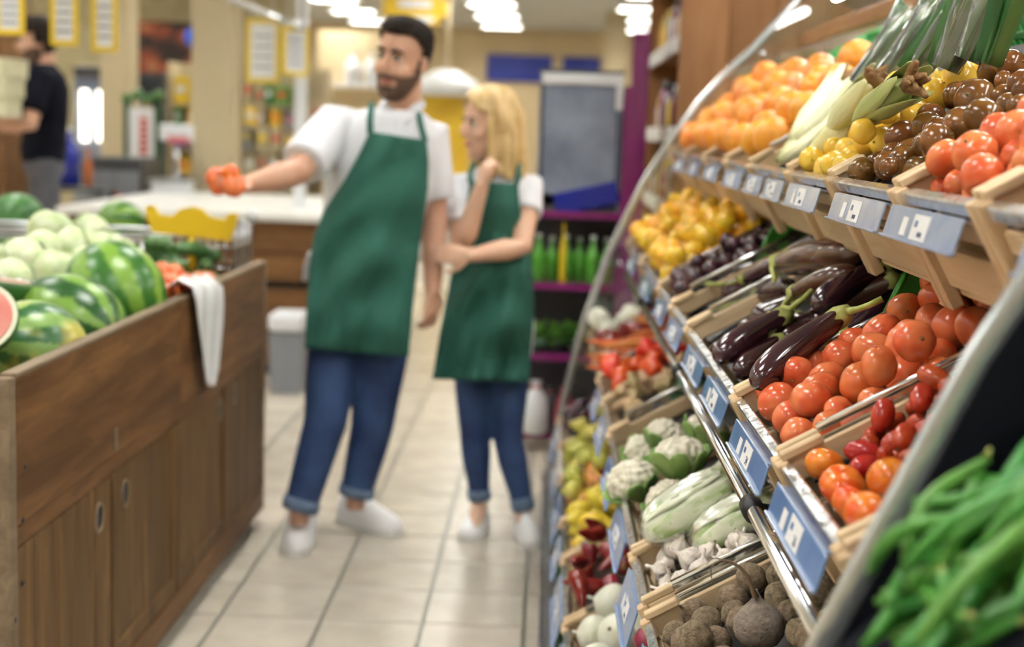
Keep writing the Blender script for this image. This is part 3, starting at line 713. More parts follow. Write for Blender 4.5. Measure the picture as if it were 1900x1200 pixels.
def beet_mb(tail=1.):
    return lathe([(.03, -.78), (.3, -.84), (.62, -.72), (.9, -.38), (1., 0), (.93, .35), (.7, .68), (.42, .92), (.2, 1.12), (.1, 1.35), (.05, 1.5)], 26, 7, .025)
def tail_mb(pts, r0=.09): return MB().limb(pts, [r0*(1-.8*i/(len(pts)-1)) for i in range(len(pts))], 7)
crown = lathe([(.34, -.80), (.30, -.9), (.2, -.86), (.1, -.94), (.03, -.9)], 12, 5, .15)
BEE = [proto('beetroot', beet_mb(), 'beet', [('tail_root', tail_mb([(0, 0, 1.4), (.06, .05, 1.75), (.22, .1, 2.05), (.5, .1, 2.2)]), 'root'), ('crown_scar', crown, 'root')]),
       proto('beetroot', lathe([(.03, -.9), (.35, -.9), (.7, -.7), (.92, -.3), (.96, .1), (.85, .5), (.55, .85), (.2, 1.05), (.06, 1.2)], 24, 5, .03), 'beet', [('crown_scar', crown, 'root')])]
def garlic_mb(): return lathe([(.1, -.62), (.55, -.66), (.9, -.4), (1., -.05), (.85, .35), (.5, .7), (.2, .95), (.13, 1.3), (.15, 1.75), (.1, 1.8)], 32, 8, .09)
GAR = [proto('garlic_bulb', garlic_mb(), 'garlic', [('root_plate', MB().ell((0, 0, -.64), (.25, .25, .07), 10, 5), 'root'), ('stalk_end', MB().ell((0, 0, 1.8), (.13, .13, .05), 8, 5), 'root')])]

def put(P, pos, r, rot=None, label='', cat='', group='', kids=True, sc=None):
    nm, me, kd = P
    o = obj(nm, me, None, pos, rot if rot is not None else (random.uniform(0, 6.3), random.uniform(0, 6.3), random.uniform(0, 6.3)), r if sc is None else tuple(r*s for s in sc))
    tag(o, label, cat, group)
    if kids:
        for kn, km in kd: obj(kn, km, o)
    return o
ORD = ['first', 'second', 'third', 'fourth', 'fifth', 'sixth', 'seventh', 'eighth', 'ninth', 'tenth', 'eleventh', 'twelfth', 'thirteenth', 'fourteenth', 'fifteenth']
class Pile:
    """balls heaped in a tilted crate (frame of a tier) or on a level floor (t=None): seeds from the photo, gaps filled, then settled"""
    def __init__(s, t, y0, y1, v0, v1, wf): s.t, s.y0, s.y1, s.v0, s.v1, s.wf = t, y0, y1, v0, v1, wf; s.P = []; s.src = {}; s.sl = SLOPE[t] if t else 0.
    def rest(s, u, v, r):
        w_ = s.wf+s.sl*v+r*1.02
        if s.P:
            A = np.array(s.P); d2 = (A[:, 0]-u)**2+(A[:, 1]-v)**2; R_ = A[:, 3]+r; m = d2 < R_**2
            if m.any(): w_ = max(w_, float((A[m, 2]+np.sqrt(R_[m]**2-d2[m])).max()))
        return w_
    def world(s, u, v, w_): return tp(s.t, u, v, w_) if s.t else np.array([v, u, w_])
    def fill(s, n, r0, r1, cap=9., tries=26, bias=0.):
        out = []
        for _ in range(n):
            r = random.uniform(r0, r1); best = None
            for _ in range(tries):
                u = random.uniform(s.y0+r, max(s.y0+r, s.y1-r)); v = random.uniform(s.v0+r, s.v1-r)
                w_ = s.rest(u, v, r); k = w_-bias*v
                if best is None or k < best[0]: best = (k, u, v, w_)
            if best[3]-s.sl*best[2] > cap: continue
            out.append(len(s.P)); s.P.append((best[1], best[2], best[3], r))
        return out
    def px(s, lst, lift=.042, rmax=.037):
        out = []
        for px, py, rp in lst:
            def at(w_):
                if s.t: return on_tier(px, py, s.t, w_)
                q = atZ(px, py, w_); return q[1], q[0]
            u, v = at(s.wf+.03); r = min(rmax, rp*u*1.08/F); w_ = s.wf+r
            for _ in range(8): w_ = s.wf+s.sl*v+r; u, v = at(w_); r = min(rmax, rp*u*1.08/F)
            if v > s.v1+.01: continue
            if s.P:
                A = np.array(s.P); ov = (np.hypot(A[:, 0]-u, A[:, 1]-v) < .62*(A[:, 3]+r)) & (abs(A[:, 2]-w_) < .7*r)
                if ov.any(): w_ += lift; u, v = at(w_); r = min(rmax, rp*u*1.08/F)
            u = min(max(u, s.y0+r), s.y1-r); v = min(max(v, s.v0+r), s.v1-r)
            s.src[len(s.P)] = (px, py); out.append(len(s.P)); s.P.append((u, v, w_, r))
        return out
    def relax(s, n=90, g=.00012):
        A = np.array(s.P); r = A[:, 3]; X3 = A[:, :3].copy(); N = len(r)
        RR = r[:, None]+r[None, :]
        for it in range(n):
            X3[:, 2] -= g*(1 if it < n*.7 else 0)
            d = X3[:, None, :]-X3[None, :, :]; L = np.sqrt((d**2).sum(2))+1e-9; pen = np.clip(RR-L, 0, None); np.fill_diagonal(pen, 0)
            X3 += (d/L[:, :, None]*pen[:, :, None]*.42).sum(1)
            X3[:, 0] = np.clip(X3[:, 0], s.y0+r, np.maximum(s.y1-r, s.y0+r)); X3[:, 1] = np.clip(X3[:, 1], s.v0+r, s.v1-r); X3[:, 2] = np.maximum(X3[:, 2], s.wf+s.sl*X3[:, 1]+r)
        s.P = [(*X3[i], r[i]) for i in range(N)]; return s
    def place(s, idx, protos, label, cat, group, kids=True, sc=None, rots=None, k=1., rank=None):
        names = {}
        if rank:                                          # single out the ones seen in front: row of the heap, then place from the left
            seen = [i for i in idx if i in s.src]; ys = sorted(s.src[i][1] for i in seen)
            cuts = [ys[len(ys)//3], ys[2*len(ys)//3]] if len(ys) > 4 else [1e9, 1e9]
            for row, nm in enumerate(('upper', 'middle', 'lower')):
                R_ = [i for i in seen if (s.src[i][1] >= cuts[0])+(s.src[i][1] >= cuts[1]) == row]
                for j, i in enumerate(sorted(R_, key=lambda i: s.src[i][0])): names[i] = '%s, %s from the left in the %s row' % (rank, ORD[j], nm)
        for i in idx:
            q = s.P[i]; P_ = random.choice(protos)
            put(P_, s.world(*q[:3]), q[3]*k, rots() if rots else None, names.get(i, label), cat, group, kids, sc)
# --- second tier: large red tomatoes
P = Pile(2, 1.805, 2.222, .008, .40, -.042)
hand = [(1445,745,37),(1470,776,34),(1482,808,33),(1513,830,30),(1539,797,33),(1558,765,30),(1601,777,32),(1621,752,32),(1683,741,30),(1558,665,33),(1692,653,28),(1692,716,40),(1678,696,36),(1768,707,32),(1740,660,33),(1839,653,28),(1686,620,27),(1768,580,30),(1502,678,33),(1522,728,39),(1598,713,41),(1624,656,43),(1635,617,38),(1771,673,42),(1736,600,40),(1813,611,42)]
hb = P.px(hand)
base = P.fill(40, .028, .033, cap=.012, bias=.02); P.relax()
P.place(base+hb, TOM, 'half-hidden red tomato low in the heaped second-tier tomato crate', 'tomato', 'large red tomatoes of the second tier', rank='large red tomato of the second tier')
# --- second tier: orange tomatoes in front, plum tomatoes in a black basket behind the panel
P = Pile(2, 1.412, 1.785, .008, .40, -.042)
hb = P.px([(1530,862,36),(1560,905,42),(1643,900,42),(1600,955,48),(1570,938,34),(1652,985,36),(1635,940,26),(1700,925,34)])
_o = lambda: P.place(hb, ORA, 'large glossy orange tomato at the front of the crate by the near glass', 'tomato', 'orange tomatoes of the second tier', rank='glossy orange tomato at the crate front')
pl = P.px([(1650,838,20),(1690,795,24),(1665,815,22),(1715,800,26),(1745,775,24),(1760,745,24),(1735,825,26),(1700,845,22),(1640,850,20),(1625,800,22),(1675,775,20),(1790,720,24),(1770,790,26),(1745,860,26),(1690,760,20),(1715,740,20),(1660,850,18)], .03)+P.fill(70, .017, .021, cap=.015, bias=.15)
P.relax(); _o()
P.place(pl, PLUMT, 'small red plum tomato behind the clear panel of the second tier', 'tomato', 'plum tomatoes of the second tier', k=.95)
bk = empty('mesh_basket', tp(2, 1.5, .30, -.015), TROT, 'black plastic mesh basket edge among the plum tomatoes', 'basket')
for k in range(9): box('bar', (0, -.085+k*.02, .012), (.004, .004, .03), 'blackpl', bk, 0)
for z in (-.002, .012, .026): box('rail', (0, -.005, z), (.005, .18, .004), 'blackpl', bk, 0)
P = Pile(2, 1.215, 1.39, .008, .40, -.042)
P.place(P.fill(16, .028, .034, cap=.02), ORA, 'orange tomato beside the near glass sheet of the second tier', 'tomato', 'orange tomatoes at the near glass')
# --- top tier
P = Pile(1, 1.88, 2.302, .006, .42, -.042)
hand = [(1617,294,23),(1630,308,17),(1678,303,32),(1705,320,29),(1699,275,22),(1757,312,27),(1736,288,27),(1795,275,29),(1667,262,31),(1734,245,26),(1788,234,38),(1855,238,38),(1864,180,22),(1873,197,24),(1810,184,37),(1866,156,22),(1896,160,26),(1840,275,26),(1880,215,26)]
hb = P.px(hand, .036, .031)
base = P.fill(64, .022, .027, cap=.005); P.relax()
P.place(base+hb, BRN, 'half-hidden brown tomato low in the top-tier crate', 'tomato', 'brown tomatoes of the top tier', rank='glossy brown tomato of the top tier')
P = Pile(1, 2.322, 2.712, .006, .42, -.042)
hand = [(1528,300,16),(1545,300,17),(1584,291,22),(1556,272,25),(1574,257,22),(1617,243,31),(1640,235,24),(1669,223,22),(1708,219,29),(1747,171,33),(1773,145,35),(1730,195,24),(1844,141,35),(1886,132,22)]
hb = P.px(hand, .036, .033); base = P.fill(54, .023, .028, cap=.005); P.relax()
P.place(base+hb, YEL, 'half-hidden yellow tomato low in the top-tier crate', 'tomato', 'big yellow tomatoes of the top tier', rank='big yellow tomato of the top tier')
P = Pile(1, 1.525, 1.86, .006, .42, -.042)
hb = P.px([(1780,342,27),(1866,345,28),(1820,350,22),(1845,325,24),(1877,295,27),(1890,325,24),(1750,348,20),(1830,300,26)]); base = P.fill(40, .025, .03, cap=.01); P.relax()
P.place(base+hb, TOM, 'half-hidden pinkish tomato behind the misted panel of the top tier', 'tomato', 'pinkish tomatoes of the top tier', rank='pinkish tomato behind the misted panel')
P = Pile(1, 1.21, 1.505, .006, .42, -.042)
P.place(P.fill(34, .026, .031, cap=.03), TOM, 'red tomato of the top tier at the right picture edge', 'tomato', 'top-tier tomatoes at the near glass')
GH = [(1345,248,37),(1285,258,24),(1400,222,34),(1455,205,34),(1380,195,30),(1440,178,34),(1495,167,41),(1345,185,30),(1310,215,26)]
for k, (a, b_, c) in enumerate(((3.266, 3.688, 12), (3.716, 4.188, 12), (4.216, 4.788, 14), (4.816, 5.408, 14))):
    P = Pile(1, a, b_, .012, .41, -.042)
    hb = P.px([q for q in GH if a-.05 <= on_tier(q[0], q[1], 1, .03)[0] < b_+.06], .06, .055); base = P.fill(c, .045, .052, cap=.03); P.relax()
    P.place(base+hb, GRF, 'orange grapefruit low in the %s crate past the corn' % ORD[k], 'grapefruit', 'grapefruits of the top tier', rank='grapefruit in the %s crate past the corn' % ORD[k])
# corn cobs in pale husks
def corn(a, b_, wa, wb, r, label, green=False):
    ua, va = on_tier(a[0], a[1], 1, wa); ub, vb = on_tier(b_[0], b_[1], 1, wb)
    A, B = tp(1, ua, va, wa), tp(1, ub, vb, wb); L = np.linalg.norm(B-A)
    z = Vector(B-A).normalized(); rot = z.to_track_quat('Z', 'Y').to_matrix()
    e = empty('corn_cob', A, rot.to_euler(), label, 'corn', 'corn cobs of the top tier')
    MB().limb([(0, 0, t*L) for t in (0, .08, .2, .4, .6, .8, .95, 1.)], [r*k for k in (.2, .45, .75, 1, 1, .85, .5, .3)], 14).build('ear', 'corngreen' if green else 'cornhusk', e)
    for k in range(5):
        an = 2*math.pi*k/5+random.random(); mb = MB(); rows = []
        flare = random.uniform(.15, .55)
        for t in (0, .15, .35, .55, .75, .92, 1.08):
            rr = r*(1.06*min(1, .35+2.2*t) if t < .6 else 1.02+flare*(t-.6)*1.2); hw = .8*math.sin(math.pi*min(1., .12+t*.78))+.05
            rows.append([(rr*math.cos(an+q), rr*math.sin(an+q), t*L-.004*abs(q)) for q in np.linspace(-hw, hw, 5)])
        mb.loft(rows, cap=False, closed=False); solid(mb.build('husk_leaf', 'corngreen' if (green or k == 4) else 'cornhusk', e), .0012)
    mb = MB()
    for k in range(7):
        an = random.uniform(0, 6.28); q = random.uniform(.2, .9)*r
        mb.limb([(0, 0, .93*L), (q*math.cos(an), q*math.sin(an), L*1.05), (1.6*q*math.cos(an), 1.6*q*math.sin(an)-.005, L*1.13)], [.012, .009, .004], 6)
    mb.ell((0, 0, L*.98), (r*.55, r*.55, r*.7), 8, 6); mb.build('silk', 'silk', e)
for k, (a, b_, wa, wb, r) in enumerate([((1418,298),(1550,192),-.012,.015,.025),((1446,296),(1585,184),.01,.03,.025),((1470,297),(1605,182),-.012,.02,.025),((1494,292),(1640,182),.012,.05,.025),((1516,292),(1662,194),-.012,.02,.024),((1470,260),(1560,150),.03,.08,.026),((1540,240),(1625,150),.04,.09,.026),((1590,225),(1690,155),.05,.09,.025)]):
    corn(a, b_, wa, wb, r, ['pale corn cob in husk nearest the grapefruit panel', 'pale corn cob in husk second from the grapefruit panel', 'pale corn cob in husk in the middle of its crate', 'pale corn cob in husk lying over the middle ones', 'pale corn cob in husk nearest the big yellow tomatoes', 'pale corn cob on top of the heap toward the grapefruits', 'pale corn cob on top of the heap with thick brown silk', 'green corn cob on top of the heap toward the yellow tomatoes'][k], k == 7)
# leeks in clear sleeves
def leek(a, b_, wa, wb, r, label, wrap=True):
    ua, va = on_tier(a[0], a[1], 1, wa); A = tp(1, ua, va, wa); B = atY(b_[0], b_[1], ua-.02)
    L = np.linalg.norm(B-A)*1.12; rot = Vector(B-A).normalized().to_track_quat('Z', 'Y').to_matrix()
    e = empty('leek_bunch', A, rot.to_euler(), label, 'leek', 'leeks on the top tier')
    for k in range(9):
        an = random.uniform(0, 6.28); q = random.uniform(.1, .55)*r; fl = random.uniform(.6, 1.3); mb = MB(); rows = []
        ta = random.uniform(0, 3.14)
        for t in (0, .2, .45, .7, .9, 1.):
            c = np.array([q*math.cos(an)*(1+fl*t), q*math.sin(an)*(1+fl*t), t*L]); hw = r*.33*(1 if t < .8 else max(.12, (1-t)*4))
            d = np.array([math.cos(ta), math.sin(ta), 0])*hw; nn = np.array([-math.sin(ta), math.cos(ta), 0])*hw*.35
            rows.append([c-d+nn, c, c+d+nn])
        mb.loft(rows, cap=False, closed=False); solid(mb.build('leaf', 'leek', e), .0015)
    if wrap:
        mb = MB(); rows = []
        for t in (0, .15, .3, .45, .6, .75, .9, 1.02):
            rows.append([((r*(.62+.75*t)*(1+.10*math.sin(5*a_+6*t)))*math.cos(a_), (r*(.62+.75*t)*(1+.10*math.cos(4*a_+5*t)))*math.sin(a_), t*L) for a_ in np.linspace(0, 2*math.pi, 20, endpoint=False)])
        mb.loft(rows, cap=False); mb.build('clear_sleeve', 'sleeve', e)
for k, (a, b_) in enumerate([((1592,160),(1690,40)),((1640,150),(1745,20)),((1690,140),(1790,10)),((1752,128),(1825,-20)),((1795,112),(1870,-40))]):
    leek(a, b_, .075, .1, .034, ['leek bunch in a clear sleeve, farthest one behind the corn', 'leek bunch in a clear sleeve, second behind the corn', 'leek bunch in a clear sleeve above the corn silk', 'leek bunch in a wide clear sleeve behind the yellow tomatoes', 'leek bunch in a clear sleeve beside the dark unwrapped one'][k])
leek((1838, 120), (1890, -20), .085, .12, .03, 'dark green unwrapped leek bunch at the right end of the row', False)

# --- aubergines: body along a bent spine, calyx, stem
def aubergine(tip, cal, wt, wc, rpx, label, stem=None, m='aubergine', bend=.01):
    ua, va = on_tier(tip[0], tip[1], 2, wt); ub, vb = on_tier(cal[0], cal[1], 2, wc)
    A, B = tp(2, ua, va, wt), tp(2, ub, vb, wc); Y = (ua+ub)/2; r = rpx*Y/F; L = np.linalg.norm(B-A)
    ax = Vector(B-A).normalized(); rot = ax.to_track_quat('Z', 'Y').to_matrix(); Ri = np.array(rot.transposed())
    e = empty('aubergine', A, rot.to_euler(), label, 'aubergine', 'aubergines of the second tier')
    n = 14; ts = [0, .012, .04, .09, .17, .27, .4, .52, .64, .76, .86, .94, .985, 1.]
    rr = [.06, .30, .55, .78, .95, 1.02, 1.0, .93, .84, .74, .66, .58, .46, .3]
    sp = lambda t: (bend*math.sin(math.pi*t), 0, t*L)
    MB().limb([sp(t) for t in ts], [r*k for k in rr], 20).build('body', m, e)
    mb = MB(); rows = []
    nn = 20
    for q, k, zz in ((1.035, 0, .93), (1.04, .5, .965), (.8, .8, 1.01), (.4, 1, 1.03), (.2, 1, 1.04)):
        ring_ = []
        for j in range(nn):
            a = 2*math.pi*j/nn; lob = (1-k)*.055*(1+math.cos(5*a))
            base_r = r*(.66 if k < .6 else .62)*q
            ring_.append((base_r*math.cos(a)+bend*math.sin(math.pi*min(1, zz-lob)), base_r*math.sin(a), L*(zz-lob)))
        rows.append(ring_)
    cx_ = mb.loft(rows).build('calyx', 'calyx', e)
    if stem:
        pts = []
        for q in stem:
            us, vs = on_tier(q[0], q[1], 2, wc+.012+(q[2] if len(q) > 2 else 0)); pts.append(Ri@(tp(2, us, vs, wc+.012)-A))
        pts = [np.array([0, 0, L*.99])]+pts
    else: pts = [np.array([0, 0, L*.99]), np.array([.006, 0, L+.02]), np.array([.016, .004, L+.045])]
    MB().limb(pts, [.0075]+[.0046]*(len(pts)-2)+[.0052], 9).build('stem', 'calyx', cx_)
AUB = [((1397,716),(1572,578),.03,.045,33,'big glossy aubergine lying in front beside the red tomatoes',[(1592,573),(1612,566),(1637,554)],'aubergine',.006),
 ((1366,696),(1452,628),-.025,-.02,25,'rounded aubergine end under the big front one',None,'aubergine',.0),
 ((1326,668),(1466,578),.01,.015,27,'slim aubergine pointing to the price tag, second from the tomatoes',[(1480,560),(1505,545)],'aubergine',.008),
 ((1312,670),(1400,616),-.04,-.035,22,'dark aubergine at the crate edge behind the price tags',[(1420,612),(1440,610)],'aubergine',0),
 ((1600,468),(1440,492),.06,.05,33,'large brownish aubergine on top at the back',[(1432,500),(1437,520)],'auberbrown',.012),
 ((1592,505),(1468,547),.045,.035,26,'reddish aubergine with a looped green stem',[(1452,570),(1466,572),(1490,555),(1505,540)],'auberbrown',.01),
 ((1510,572),(1655,486),.03,.03,27,'dark aubergine with a bluish sheen leaning to the back',None,'aubergine',.012),
 ((1545,566),(1668,516),.005,.005,26,'plum-coloured aubergine beside the green board',None,'auberbrown',.004),
 ((1566,440),(1462,474),.05,.04,24,'dark aubergine farthest back below the wooden crates',None,'aubergine',.01),
 ((1452,488),(1376,520),.01,.0,18,'small aubergine with a long stem beside the plums',[(1345,528),(1302,526)],'aubergine',0),
 ((1474,532),(1400,552),.0,-.01,22,'small aubergine whose long stem hangs to the crate front',[(1370,560),(1340,570),(1317,578)],'aubergine',0),
 ((1655,566),(1560,622),-.02,-.02,25,'aubergine with green calyx next to the tomato panel',[(1545,636),(1533,646)],'aubergine',0),
 ((1480,660),(1420,622),-.045,-.03,24,'aubergine with two thin green stems in the middle',[(1400,650),(1368,640),(1362,622)],'aubergine',0),
 ((1520,620),(1475,590),-.05,-.02,26,'half-hidden aubergine with a knobbly calyx',[(1440,597),(1400,597)],'aubergine',0)]
for a in AUB: aubergine(*a)
for k, (a, b_, nm) in enumerate([((1340,556),(1420,516),'low aubergine behind the farther clear panel'),((1385,540),(1460,505),'low aubergine second behind the farther clear panel'),((1350,530),(1440,488),'low aubergine nearest the plums'),((1440,640),(1530,585),'low dark aubergine under the big front one'),((1500,610),(1600,545),'low dark aubergine beneath the bluish one'),((1395,600),(1480,555),'low dark aubergine below the curved stems'),((1440,540),(1540,500),'low dark aubergine beneath the reddish one'),((1370,630),(1440,590),'low dark aubergine close to the middle price tag'),((1500,520),(1610,470),'low dark aubergine far back under the crates')]): aubergine(a, b_, -.028, -.02, 27, nm)
P = Pile(2, 2.25, 3.02, .01, .41, -.042)
# --- plums and small yellow tomatoes
P = Pile(2, 3.44, 3.845, .01, .41, -.042)
P.place(P.fill(80, .021, .024, cap=.02), PLM, 'dark round plum in the second-tier plum crate', 'plum', 'black plums of the second tier', kids=False)
for a, b_ in ((3.862, 4.592), (4.612, 5.41)):
    P = Pile(2, a, b_, .01, .41, -.042)
    P.place(P.fill(96, .028, .032, cap=.05, bias=.05), SMY, 'small round yellow tomato in the far second-tier heap', 'tomato', 'small yellow tomatoes of the second tier')
# --- third tier: beetroots
P = Pile(3, 1.785, 2.18, .008, .42, -.042)
BT_ = [(1242,1183,25,1,'beetroot at the front post with a scarred top'),(1290,1137,27,0,'flattened beetroot lying along the clear panel'),(1313,1153,30,1,'beetroot with a dent behind the crowned one'),(1288,1172,31,1,'pale brown beetroot with a round crown scar'),(1328,1190,30,1,'beetroot at the bottom picture edge with a small crown'),(1363,1137,25,1,'small beetroot tucked behind the big grey one'),(1359,1113,29,1,'smooth long beetroot close to the garlic panel'),(1450,1108,31,1,'brown beetroot just left of the chrome rail'),(1465,1140,26,1,'small dark beetroot below the chrome rail'),(1489,1174,30,1,'beetroot under the chrome rail at the bottom'),(1529,1093,40,1,'large beetroot with a rough crown right of the chrome rail'),(1538,1152,24,1,'beetroot in shade right of the chrome rail')]
big = P.px([(1412, 1160, 46)], rmax=.05); hb = P.px([q[:3] for q in BT_], .04, .036); base = P.fill(30, .025, .03, cap=.0); P.relax()
for i, (px, py, rp, kd, lb) in zip(hb, BT_):
    q = P.P[i]; rt = Vector((random.uniform(-.9, .3), random.uniform(-.9, .1), -.3 if kd else .5)).normalized().to_track_quat('Z', 'Y').to_euler()
    put(BEE[kd], P.world(*q[:3]), q[3], rt, lb, 'beetroot', 'beetroots of the third tier', True, (1.05, 1., .95))
big = P.P[big[0]]; bp_ = P.world(*big[:3])
bm_ = proto('beetroot', beet_mb(), 'beetgrey')
up_ = Vector((-.10, .25, 1.)).normalized().to_track_quat('Z', 'Y').to_matrix()
bo = put(bm_, bp_, big[3], up_.to_euler(), 'big grey beetroot with a long curling root on top', 'beetroot', 'beetroots of the third tier', True, (1.02, 1, .98))
Ri = np.array(up_.transposed())
pts = [Ri@(atY(px, py, big[0])-bp_)/big[3] for px, py in ((1402,1105),(1396,1090),(1388,1068),(1374,1050),(1357,1040),(1341,1036),(1327,1042),(1320,1052),(1322,1072))]
obj('tail_root', MB().limb(pts, [.14, .10, .085, .07, .06, .05, .035, .025, .012], 8).mesh('tail_root', 'root'), bo)
pts = [Ri@(atY(px, py, big[0])-bp_)/big[3] for px, py in ((1341,1036),(1330,1032),(1322,1033),(1312,1046))]
obj('side_root', MB().limb(pts, [.03, .022, .018, .01], 6).mesh('side_root', 'root'), bo)
P.place(base, BEE[1:], 'earthy beetroot lying low in the beetroot crate', 'beetroot', 'low beetroots of the third tier')
P = Pile(3, 1.31, 1.76, .008, .42, -.042)
P.place(P.fill(26, .028, .034, cap=.02), BEE[1:], 'earthy beetroot in the crate nearest the camera', 'beetroot', 'near beetroots of the third tier')
# garlic
P = Pile(3, 2.25, 2.515, .008, .42, -.042)
def rg(): return Vector((random.uniform(-1, .3), random.uniform(-.8, .8), random.uniform(-.1, 1))).normalized().to_track_quat('Z', 'Y').to_euler()
hb = P.px([(1246,1084,23),(1304,1055,21),(1330,1050,20),(1379,1035,19),(1398,1028,19),(1262,1072,20),(1232,1092,18),(1350,1045,18)], .03); base = P.fill(40, .021, .024, cap=.0); P.relax()
P.place(base+hb, GAR, 'white garlic bulb with purple streaks in the narrow crate', 'garlic', 'garlic bulbs of the third tier', rots=rg, rank='garlic bulb in the narrow crate')
# napa cabbages in film
def napa(a, b_, wa, wb, rpx, label, sticker=None):
    ua, va = on_tier(a[0], a[1], 3, wa); ub, vb = on_tier(b_[0], b_[1], 3, wb)
    A, B = tp(3, ua, va, wa), tp(3, ub, vb, wb); r = rpx*(ua+ub)/2/F; L = np.linalg.norm(B-A)
    rot = Vector(B-A).normalized().to_track_quat('Z', 'Y').to_matrix()
    e = empty('napa_cabbage', A, rot.to_euler(), label, 'cabbage', 'napa cabbages of the third tier')
    prof_ = [(0, .2), (.03, .5), (.1, .72), (.25, .92), (.45, 1.), (.65, .97), (.82, .83), (.94, .58), (1., .25)]
    MB().limb([(0, 0, t*L) for t, _ in prof_], [r*.94*k for _, k in prof_], 18).build('heart', 'napa', e)
    for k in range(9):
        an = 2*math.pi*k/9*2.3; mb = MB(); rows = []; t1 = random.uniform(.82, 1.04); hw0 = random.uniform(.5, .75)
        for t in np.linspace(0, t1, 9):
            kk = np.interp(t, [p[0] for p in prof_], [p[1] for p in prof_]); hw = hw0*(.5+.6*math.sin(math.pi*min(1, t/t1*.85)))
            rows.append([((r*kk*(.97+.012*(k % 3))+.002+.0025*math.sin(9*q+22*t+k)*(t/t1))*math.cos(an+q), (r*kk*(.97+.012*(k % 3))+.002+.0025*math.sin(9*q+22*t+k))*math.sin(an+q), t*L) for q in np.linspace(-hw, hw, 9)])
        mb.loft(rows, cap=False, closed=False); solid(mb.build('leaf', 'napa', e), .0012, 1)
    MB().limb([(0, 0, t*L*1.03-.006) for t, _ in prof_], [r*1.07*k+.003 for _, k in prof_], 22).build('film_wrap', 'film', e)
napa((1196,990),(1372,882),.045,.055,46,'front napa cabbage wrapped in clear film above the garlic')
napa((1290,1010),(1440,925),.0,.02,44,'second napa cabbage in clear film half behind the chrome rail')
napa((1330,905),(1420,850),.0,.03,40,'rear napa cabbage in clear film under the aubergine crate')
# cauliflowers
def cauliflower(px, py, w_, rpx, label, seed, tilt=(0, 0)):
    u, v = on_tier(px, py, 3, w_); r = rpx*u/F; rnd = random.Random(seed)
    e = empty('cauliflower', tp(3, u, v, w_), (tilt[0], tilt[1], rnd.uniform(0, 6)), label, 'cauliflower', 'cauliflowers of the third tier')
    mb = MB()
    mb.ell((0, 0, 0), (r*.85, r*.85, r*.62), 14, 10)
    for k in range(46):
        z = 1-(k+.5)/46*1.15; a = k*2.39996; q = math.sqrt(max(0, 1-z*z)); rr = r*rnd.uniform(.15, .23)
        mb.ell((r*.82*q*math.cos(a), r*.82*q*math.sin(a), r*.62*z), (rr, rr, rr), 8, 6)
    me = remesh(mb, 'curd', r*.045, 2, 'curd'); obj('curd', me, e)
    for k in range(8):
        an = 2*math.pi*k/8+rnd.uniform(-.2, .2); mb = MB(); rows = []; hgt = rnd.uniform(.55, 1.0); out_ = rnd.uniform(.0, .45)
        for t in np.linspace(0, 1, 8):
            rr = r*(.5+.62*math.sin(t*1.5)+out_*max(0, t-.5)); zz = r*(-.75+hgt*t*1.15); hw = (.12+.30*math.sin(math.pi*min(1, .1+t*.82)))
            rows.append([((rr+r*.03*math.sin(14*q+9*t+k)*t)*math.cos(an+q), (rr+r*.03*math.sin(14*q+9*t))*math.sin(an+q), zz-r*.18*abs(q)*t) for q in np.linspace(-hw, hw, 7)])
        mb.loft(rows, cap=False, closed=False); solid(mb.build('leaf', 'caulileaf', e), .002)
cauliflower(1172, 892, .02, 50, 'cauliflower with bare white curd at the front left of its crate', 1, (-.3, -.5))
cauliflower(1238, 925, .02, 44, 'cauliflower with loose green leaves next to the napa cabbage', 2, (.2, -.5))
cauliflower(1262, 848, .06, 52, 'leafy cauliflower in the middle of the crate', 3, (-.2, .1))
cauliflower(1196, 838, .0, 40, 'small cauliflower at the far left corner of its crate', 7, (-.2, -.4)); cauliflower(1236, 808, .02, 40, 'cauliflower close to the ginger panel', 9, (.1, -.2))
cauliflower(1312, 800, .05, 44, 'cauliflower with dark leaves under the chrome rail', 4, (.3, .3))
# the farther third-tier crates
P = Pile(3, 3.594, 3.99, .01, .41, -.042); P.place(P.fill(34, .038, .044, cap=.05), GIN, 'knobbly beige ginger root in the third tier', 'ginger', 'ginger roots of the third tier', kids=False, k=.72)
P = Pile(3, 4.014, 4.39, .01, .41, -.042); P.place(P.fill(24, .04, .046, cap=.05), PEP, 'glossy red pepper in the third tier', 'pepper', 'red peppers of the third tier', k=.88)
P = Pile(3, 4.414, 4.74, .01, .41, -.042)
def rc(): return (R(90)+random.uniform(-.2, .2), random.uniform(-.3, .3)-TILT, R(90)+random.uniform(-.4, .4))
P.place(P.fill(24, .032, .036, cap=.05), CAR, 'orange carrot laid across the third-tier crate', 'carrot', 'carrots of the third tier', rots=rc, k=1.)
P = Pile(3, 4.764, 5.07, .01, .41, -.042); P.place(P.fill(20, .038, .044, cap=.05), recolor(PEP, 'darkpepper'), 'dark red pepper far down the third tier', 'pepper', 'dark peppers of the third tier')
P = Pile(3, 5.094, 5.41, .01, .41, -.042); P.place(P.fill(20, .036, .042, cap=.05), ONW, 'pale bulb in the farthest third-tier crate', 'onion', 'pale bulbs of the third tier')
